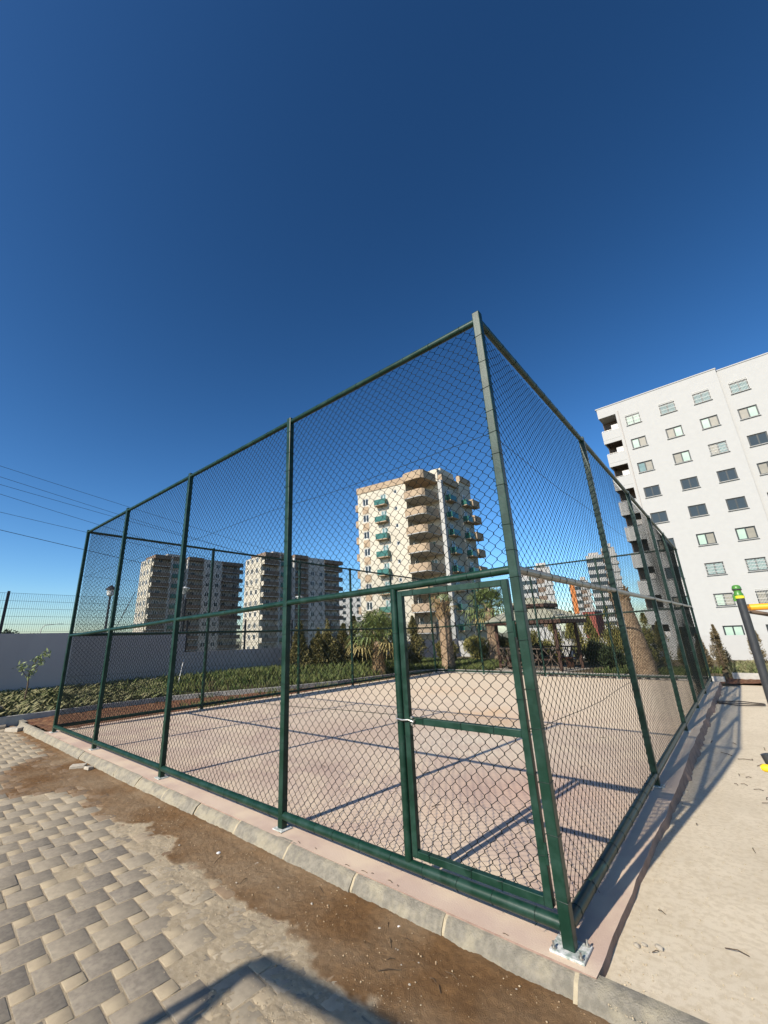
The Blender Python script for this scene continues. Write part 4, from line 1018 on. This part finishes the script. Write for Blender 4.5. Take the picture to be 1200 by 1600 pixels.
# ------------------------------------------------------------------ far towers seen through the right of the cage
def far_tower(name, label, D, azl, azc, azr, ztop, ztop2, wallm, dark, nwin, orange=False, zb=-2, strip=None):
    """lit face between azimuths azl..azc at distance D, shaded face to azr"""
    pt = lambda az, d_: Vector((CAMLOC.x+d_*math.sin(math.radians(az)), CAMLOC.y+d_*math.cos(math.radians(az)), 0))
    c = pt(azc, D); l = pt(azl, D*1.0); 
    d = (c-l); d.z = 0; wl = d.length; d.normalize(); n = Vector((d.y, -d.x, 0)); ang = math.atan2(d.y, d.x)
    # depth so that the shaded face reaches azr
    bst = min((abs(math.degrees(math.atan2((c-n*q-CAMLOC).x, (c-n*q-CAMLOC).y))-azr), q) for q in [i*.5 for i in range(4, 160)])
    dp = bst[1]
    t = thing(name, label, 'building', (l.x, l.y, zb), 0)
    o2, d2, n2 = (l.x, l.y), (d.x, d.y), (n.x, n.y)
    mb = MB(); mb.obox(o2, d2, n2, 0, wl*.55, -dp, 0, zb, ztop); mb.obox(o2, d2, n2, wl*.553, wl, -dp, -.8, zb, ztop2); mb.build('wall', wallm, t)
    mb = MB(); mb.obox(o2, d2, n2, wl*.62, wl*.9, -dp*.7, -dp*.2, ztop2+.01, ztop2+1.4); mb.obox(o2, d2, n2, wl*.1, wl*.45, -dp*.7, -1.5, ztop+.01, ztop+1.2); mb.build('roof_room', GREYW, t)
    zz = Vector((l.x, l.y, zb)); nf = int((ztop-1)/3.0)
    me = raw(MB().box(-.75,.75,-.08,.02,-.7,.7), 'window', GLASSD); meb = raw(MB().box(-1.6,1.6,-.45,0,-.5,.5), 'balcony', wallm); mer = raw(MB().box(-1.4,1.4,-.08,.02,-.85,.85), 'recess', dark)
    cnt = 0
    for k in range(nf):
        z = ztop-2.2-3*k
        if z < 2: break
        for i in range(nwin):
            a = wl*.55*(i+.5)/nwin
            if cnt < 96: inst('window', me, t, at_frame(o2,d2,n2,a,z,.0)-zz, ang); cnt += 1
    k2 = int((ztop2-2)/3.0)
    for k in range(k2):
        z = ztop2-2.4-3*k
        if z < 2: break
        inst('recess', mer, t, at_frame(o2,d2,n2,wl*.68,z+.3,-.8)-zz, ang); inst('balcony', meb, t, at_frame(o2,d2,n2,wl*.88,z-.9,-.8)-zz, ang)
    mb = MB(); s_ = Vector((c.x, c.y, 0))-n*.8
    for q in (.16, .46, .76): mb.obox((s_.x, s_.y), (-n.x, -n.y), (d.x, d.y), dp*q, dp*(q+.10), .0, .12, zb+2, ztop2-2)
    mb.build('dark_strip', DKINT, t)
    for k in range(k2):
        z = ztop2-2.4-3*k
        if z > 2: inst('balcony', meb, t, Vector((s_.x-n.x*dp*.36, s_.y-n.y*dp*.36, z-.9))-zz, ang+math.pi/2)
    if strip is not None: MB().obox(o2, d2, n2, wl*.05, wl*.28, .0, .25, zb+10.5, ztop-.5).build('coloured_strip', strip, t)
    return t
far_tower('far_tower', 'tallest far white tower seen through the mesh left of the white building', 190, -12.35, -9.2, -7.2, 30.0, 32.6, WHITE, BROWN, 4)
far_tower('far_tower', 'far white tower with dark vertical strips rising behind the gazebo roof', 165, -20.6, -16.5, -14.4, 20.8, 24.0, WHITE, BROWN, 4)
far_tower('far_block', 'far white block with an orange stripe between the two far towers', 210, -14.75, -12.6, -11.8, 21.5, 22.6, WHITE, BROWN, 3, strip=ORW)
t = thing('far_house', 'small far red brick building below the orange striped block', 'building', (-42, 150, -2))
MB().box(-36.6, -33, 150, 160, -2, 7.2).build('wall', REDW, t); MB().box(-36.7, -32.9, 149.8, 160.2, 7.201, 7.6).build('roof', WHITE, t)
t = thing('far_block', 'far white block with rows of windows between the left towers and the cream tower', 'building', (-150, 165, -2))
fo, fd, fn = (-147, 152), (math.cos(math.radians(35)), math.sin(math.radians(35))), (math.sin(math.radians(35)), -math.cos(math.radians(35)))
MB().obox(fo, fd, fn, -4, 16, -14, 0, -2, 21.5).build('wall', WHITE, t)
me = raw(MB().box(-.8,.8,-.08,.02,-.75,.75), 'window', GLASSD)
for k in range(7):
    for i in range(5): inst('window', me, t, at_frame(fo,fd,fn,-2+i*3.6,19.5-3*k,.0)-Vector((-150,165,-2)), math.radians(35))

# ------------------------------------------------------------------ lamps, poles, cables
def lamp(label, x, y, ztop, head):
    t = thing('street_lamp', label, 'street lamp', (x, y, -2))
    MB().tube([(x,y,-2),(x,y,-.6),(x,y,ztop-.45)], [.09,.06,.045], 8).build('pole', LAMPB, t, smooth=True)
    if head == 'lantern':
        MB().lathe((x,y,ztop-.45), [(.05,0),(.13,.05),(.16,.2),(.15,.3)], 10).build('lantern_glass', LAMPW, t, smooth=True)
        MB().lathe((x,y,ztop-.15), [(.24,0),(.22,.04),(.10,.14),(.03,.2)], 10).build('lantern_cap', LAMPB, t, smooth=True)
    else:
        MB().lathe((x,y,ztop-.45), [(.05,0),(.12,.12),(.28,.28),(.26,.33),(.05,.38)], 12).build('lamp_shade', LAMPW, t, smooth=True)
lamp('dark lantern street lamp rising behind the higher grey wall, left of the towers', -19.9, 4.03, 4.15, 'lantern')
lamp('street lamp with a pale shade in front of the leftmost tower', -20.5, 7.75, 4.5, 'shade')
lamp('street lamp with a pale shade in front of the tower with the bright end wall', -21.4, 16.5, 4.55, 'shade')
t = thing('street_light', 'tiny far curved street light above the grey wall at far left', 'street light', (-125, 24.2, -2))
MB().tube([(-125,24.2,-2),(-125,24.2,5.8),(-125,24.8,6.7),(-125,27.6,7.0)], [.10,.08,.07,.05], 6).build('pole', GREYW, t); MB().box(-125.15,-124.85,27.4,28.6,6.92,7.06).build('lamp_head', GREYW, t)
v, f = leaf_cloud(900, ball_pts(4.2, 5.0), .7, 1.6, .3, 9)
t = thing('far_tree', 'low dark tree far beyond the grey wall at the left edge', 'tree', (-118, 18.6, 1.6))
mkobj('foliage', v*np.array([1,1,.7])+np.array([-118,18.6,1.9]), f, DSHRUB, t); MB().tube([(-118,18.6,-2),(-118,18.6,3)], .2, 6).build('trunk', TRUNK, t)
az = lambda a, e, X: (lambda D: Vector((X, CAMLOC.y+D*math.cos(math.radians(a)), 1.6+D*math.tan(math.radians(e)))))((X-CAMLOC.x)/math.sin(math.radians(a)))
for i, (a0, e0, a1, e1, nm) in enumerate([(-84.44,18.55,-72.2,16.34,'highest'),(-84.22,17.43,-73.1,15.3,'second highest'),(-84.06,16.64,-74.08,15.03,'third highest'),
        (-83.87,15.65,-74.56,13.75,'third lowest'),(-83.51,13.79,-75.7,12.73,'second lowest'),(-83.16,11.95,-75.4,10.69,'lowest')]):
    p, q = az(a0, e0, -60), az(a1, e1, -60); d = (q-p)/(q.y-p.y); pts = []
    for k in range(25):
        yy = -30+k*(95/24); z = p.z+d.z*(yy-p.y); z -= .0006*(yy-p.y)*(q.y-yy)*.0 
        pts.append((-60, yy, z-.5*math.sin(math.pi*k/24)+.5*math.sin(math.pi*(p.y+30)/95)))
    o = MB().tube(pts, .022 if i < 5 else .032, 5).build('power_cable', CABLE, None, origin=pts[0])
    tagp(o, '%s of the six thin overhead cables crossing the sky at left' % nm, 'cable', 'overhead cables at left')
p, q = az(-71.0, 1.6, -22), az(-69.4, 6.0, -22)
o = MB().tube([(p.x,p.y,-.5), p, q], .02, 6).build('guy_wire', CABLE, None, origin=(p.x,p.y,-.5)); tagp(o, 'dark slanting stay wire left of the leftmost tower', 'cable')
o = MB().tube([(-12.9,4.1,.2),(-13.9,4.75,1.05)], .010, 6).build('white_stake', FRAMEW, None, origin=(-12.9,4.1,.2)); tagp(o, 'thin white stick leaning against the lower grey wall', 'stick')

# ------------------------------------------------------------------ outdoor exercise equipment at the right edge
ex = thing('exercise_machine', 'black outdoor exercise post with green cap and yellow bars at the right edge', 'gym equipment', (1.08, 3.1, -.11))
px_, py_ = 1.105, 3.1
MB().tube([(px_,py_,-.11),(px_,py_,1.86)], .036, 20).build('post', BLACKP, ex, smooth=True)
MB().lathe((px_,py_,1.861), [(.039,0),(.039,.026),(.034,.027)], 20).build('collar', YELG, ex, smooth=True)
MB().lathe((px_-.004,py_,1.889), [(.040,0),(.040,.015),(.030,.035),(.033,.052),(.037,.055),(.039,.075),(.034,.096),(.02,.107),(.003,.110)], 20).tube([(px_-.040,py_-.01,1.892),(px_-.042,py_-.01,1.835)], .013, 8).build('cap', GREENC, ex, smooth=True)
MB().lathe((px_-.004,py_,1.889), [(.0335,.0525),(.0385,.0555),(.0405,.064),(.0385,.067)], 20).build('cap_slot', BLACKP, ex, smooth=True)
MB().tube([(px_+.04,py_+.25,1.775),(px_+.4,py_+.28,1.775),(px_+1.3,py_+.30,1.775)], .033, 14).build('crossbar', ORNG, ex, smooth=True)
MB().tube([(px_+.0,py_+.03,1.77),(px_+.05,py_+.25,1.775)], .022, 10).build('bracket', ORNG, ex, smooth=True)
MB().tube([(px_+.05,py_+.40,1.735),(px_+.22,py_+.46,1.69),(px_+.5,py_+.5,1.69),(px_+1.25,py_+.5,1.72)], .022, 8).build('hanging_strap', WOODX, ex, smooth=True)
MB().tube([(px_+1.3,py_+.30,-.11),(px_+1.3,py_+.30,1.86)], .036, 16).build('post', BLACKP, ex, smooth=True)
fo = thing('exercise_lever', 'yellow handle bar on a black lever at the right edge above the yard', 'gym equipment', (1.3, 1.25, -.11))
MB().tube([(.938,1.20,.722),(.952,1.20,.724),(1.1,1.21,.722),(1.5,1.23,.72)], [.012,.023,.023,.023], 12).build('handle_bar', YELC, fo, smooth=True)
MB().tube([(.978,1.235,.80),(1.04,1.235,.56),(1.16,1.24,.2),(1.3,1.25,-.11)], .026, 12).build('lever', BLACKP, fo, smooth=True)

# ------------------------------------------------------------------ loose stones, pavers, twigs, wire
def rock(name, label, cat, loc, s, m, group=None, seed=0, flat=.6):
    bm = bmesh.new(); bmesh.ops.create_icosphere(bm, subdivisions=2, radius=1); q = random.Random(seed)
    for v_ in bm.verts: v_.co *= q.uniform(.82, 1.12)
    me = bpy.data.meshes.new(name); bm.to_mesh(me); bm.free(); me.materials.append(m)
    o = bpy.data.objects.new(name, me); COL.objects.link(o); o.location = loc; o.scale = (s, s*q.uniform(.6,.9), s*flat); o.rotation_euler = (0, 0, q.uniform(0, 6))
    return tagp(o, label, cat, group)
rock('stone', 'larger pale stone on the sandy yard near the corner post', 'stone', (.33,.38,-.036), .022, STONE, seed=2)
rock('stone', 'smaller pale stone beside the larger one near the corner post', 'stone', (.265,.36,-.038), .015, STONE, seed=4)
rock('stone', 'tiny grey stone closest to the slab edge near the corner post', 'stone', (.235,.33,-.038), .018, STONE, seed=6)
rr = random.Random(77)
for i in range(26):
    x = rr.uniform(-4.5, .2); y = rr.uniform(-.62, -.24)
    rock('pebble', 'small pale pebble lying on the damp brown dirt strip', 'pebble', (x, y, -.104), rr.uniform(.005,.011), STONE, 'pebbles on the dirt strip', 100+i)
def block(name, label, cat, loc, sz, rz_, m, tilt=0.0, group=None):
    mb = MB(); mb.box(-sz[0]/2, sz[0]/2, -sz[1]/2, sz[1]/2, 0, sz[2]); o = mb.build(name, m, None, bevel=.006)
    o.location = loc; o.rotation_euler = (tilt, 0, rz_); return tagp(o, label, cat, group)
block('loose_paver', 'loose pale paver lying at the far end of the kerb', 'paver', (-11.25,-.28,-.118), (.34,.17,.075), .5, STONE)
block('loose_paver', 'darker loose paver left of the pale one at the far end of the kerb', 'paver', (-11.95,-.42,-.118), (.28,.2,.06), -.2, PAVG)
for i, (lb) in enumerate(['bottom','middle','top']):
    block('stacked_paver', '%s paver of the small stack at the left edge of the photo' % lb, 'paver', (-12.55+.03*i,-.62+.02*i,.10+.073*i), (.42,.3,.07), .15*i, PAVG)
block('broken_brick', 'broken whitish paver lying on the damp dirt by the kerb', 'paver', (-6.75,-.34,-.112), (.20,.10,.04), .9, STONE, .1)
block('paver_shard', 'small broken paver shard touching the whitish broken paver', 'paver', (-6.5,-.28,-.112), (.12,.08,.04), .2, STONE, -.1)
rock('paper_scrap', 'small crumpled white paper scrap on the damp brown dirt', 'litter', (-2.68,-.45,-.10), .018, FRAMEW, seed=9, flat=.45)
rock('white_chip', 'small white chip on the dirt near the kerb below the gate', 'litter', (-.93,-.26,-.10), .014, FRAMEW, seed=12)
def wire(name, label, cat, pts, r_, m, group=None):
    return tagp(MB().tube(pts, r_, 5).build(name, m, None, smooth=True, origin=pts[0]), label, cat, group)
for i in range(22):
    x = .28+rr.random()**1.3*.85; y = rr.uniform(.2, 6.5); a = rr.uniform(0, 6.28); L = rr.uniform(.03,.11)*(1+y*.15); z = -.036-.085*float(sstep(.5, 5.0, np.array(y)))
    c, s_ = math.cos(a), math.sin(a)
    wire('twig', 'thin dark twig lying on the sandy concrete yard', 'twig', [(x,y,z),(x+c*L*.5+.008*rr.uniform(-1,1),y+s_*L*.5,z+.008),(x+c*L,y+s_*L+.012*rr.uniform(-1,1),z)], .0022+.0008*y/3, TWIG, 'twigs on the yard')
for i in range(14):
    x = rr.uniform(-2.6, .1); y = rr.uniform(-.6, -.25); a = rr.uniform(0, 6.28); L = rr.uniform(.04,.13); z = -.103; c, s_ = math.cos(a), math.sin(a)
    wire('twig', 'thin dark twig lying on the damp dirt strip', 'twig', [(x,y,z),(x+c*L*.5,y+s_*L*.5+.01*rr.uniform(-1,1),z+.01),(x+c*L,y+s_*L,z)], .0022, TWIG, 'twigs on the dirt strip')
for i in range(9):
    x = rr.uniform(-2.6, -.1); y = rr.uniform(-.10, -.055); a = rr.uniform(-.8, .8); L = rr.uniform(.02,.06); z = .003; c, s_ = math.cos(a), math.sin(a)
    wire('wire_offcut', 'short wire offcut lying on the pink slab edge', 'wire', [(x,y,z),(x+c*L*.4,y+s_*L*.3*.5+rr.uniform(-.008,.008),z+.004),(x+c*L,y+s_*L*.4,z)], .0018, TWIG, 'wire offcuts on the slab edge')
for i, (x, y) in enumerate([(-1.6,1.2),(-2.2,2.1),(-.8,3.3),(-3.4,1.5),(-4.2,4.4),(-2.8,6.8),(-.9,5.1),(-5.6,6.2)]):
    a = rr.uniform(0, 6.28); L = rr.uniform(.05,.14); c, s_ = math.cos(a), math.sin(a)
    wire('twig', 'thin dark twig lying on the pink court floor inside the cage', 'twig', [(x,y,.004),(x+c*L*.5,y+s_*L*.5+.01,.010),(x+c*L,y+s_*L,.004)], .003, TWIG, 'twigs on the court floor')
pts = []
for k in range(40):
    g = k/39*2*math.pi*1.02; pts.append((.62+.42*math.cos(g)*(1+.05*math.sin(3*g)), 10.75+.30*math.sin(g), -.10+.004*math.sin(5*g)))
pts = [(-.05+.3, 10.55, -.08), (.3, 10.7, -.1)] + pts
wire('hose_loop', 'dark hose looped on the yard near the far end of the slab edge', 'hose', pts, .012, HOSE)

# ------------------------------------------------------------------ climbing frame behind the camera (its shadow falls across the pavers)
sw = thing('swing_set', 'dark pipe swing set out of view whose shadow crosses the pavers', 'play equipment', (-1.83, -5.15, -.12))
k_ = 4.15; sh = lambda x, y: Vector((x-.1005*k_, y-k_, -.12+.69/.995*k_))
ap = sh(-1.41,-.97); be = sh(1.3,-.57)
MB().tube([ap, be], .05, 12).build('top_beam', BLACKP, sw, smooth=True)
for fx, fy in ((-2.0,-6.0), (-.62,-5.9)):
    MB().tube([ap, (fx, fy, -.12)], .036, 10).build('leg', BLACKP, sw, smooth=True)
for fx, fy in ((1.2,-5.9), (2.0,-5.6)):
    MB().tube([be, (fx, fy, -.12)], .036, 10).build('leg', BLACKP, sw, smooth=True)

# ------------------------------------------------------------------ mesh fence below the white building
t = thing('mesh_fence', 'white wire fence in front of the ground floor of the white building', 'fence', (-6, 40, -2))
xs_ = [-6,-3.5,-1,1.5,4,6.5,9,11.5,14]
for x in xs_: MB().box(x-.03, x+.03, 39.97, 40.03, -2, .02).build('post', PANELW, t)
for a, b in zip(xs_[:-1], xs_[1:]):
    mb = MB(); mesh_panel(mb, (a+.04,40), (b-.04,40), -1.9, -.02, .09, .22, .006, .008); mb.build('wire_panel', PANELW, t)
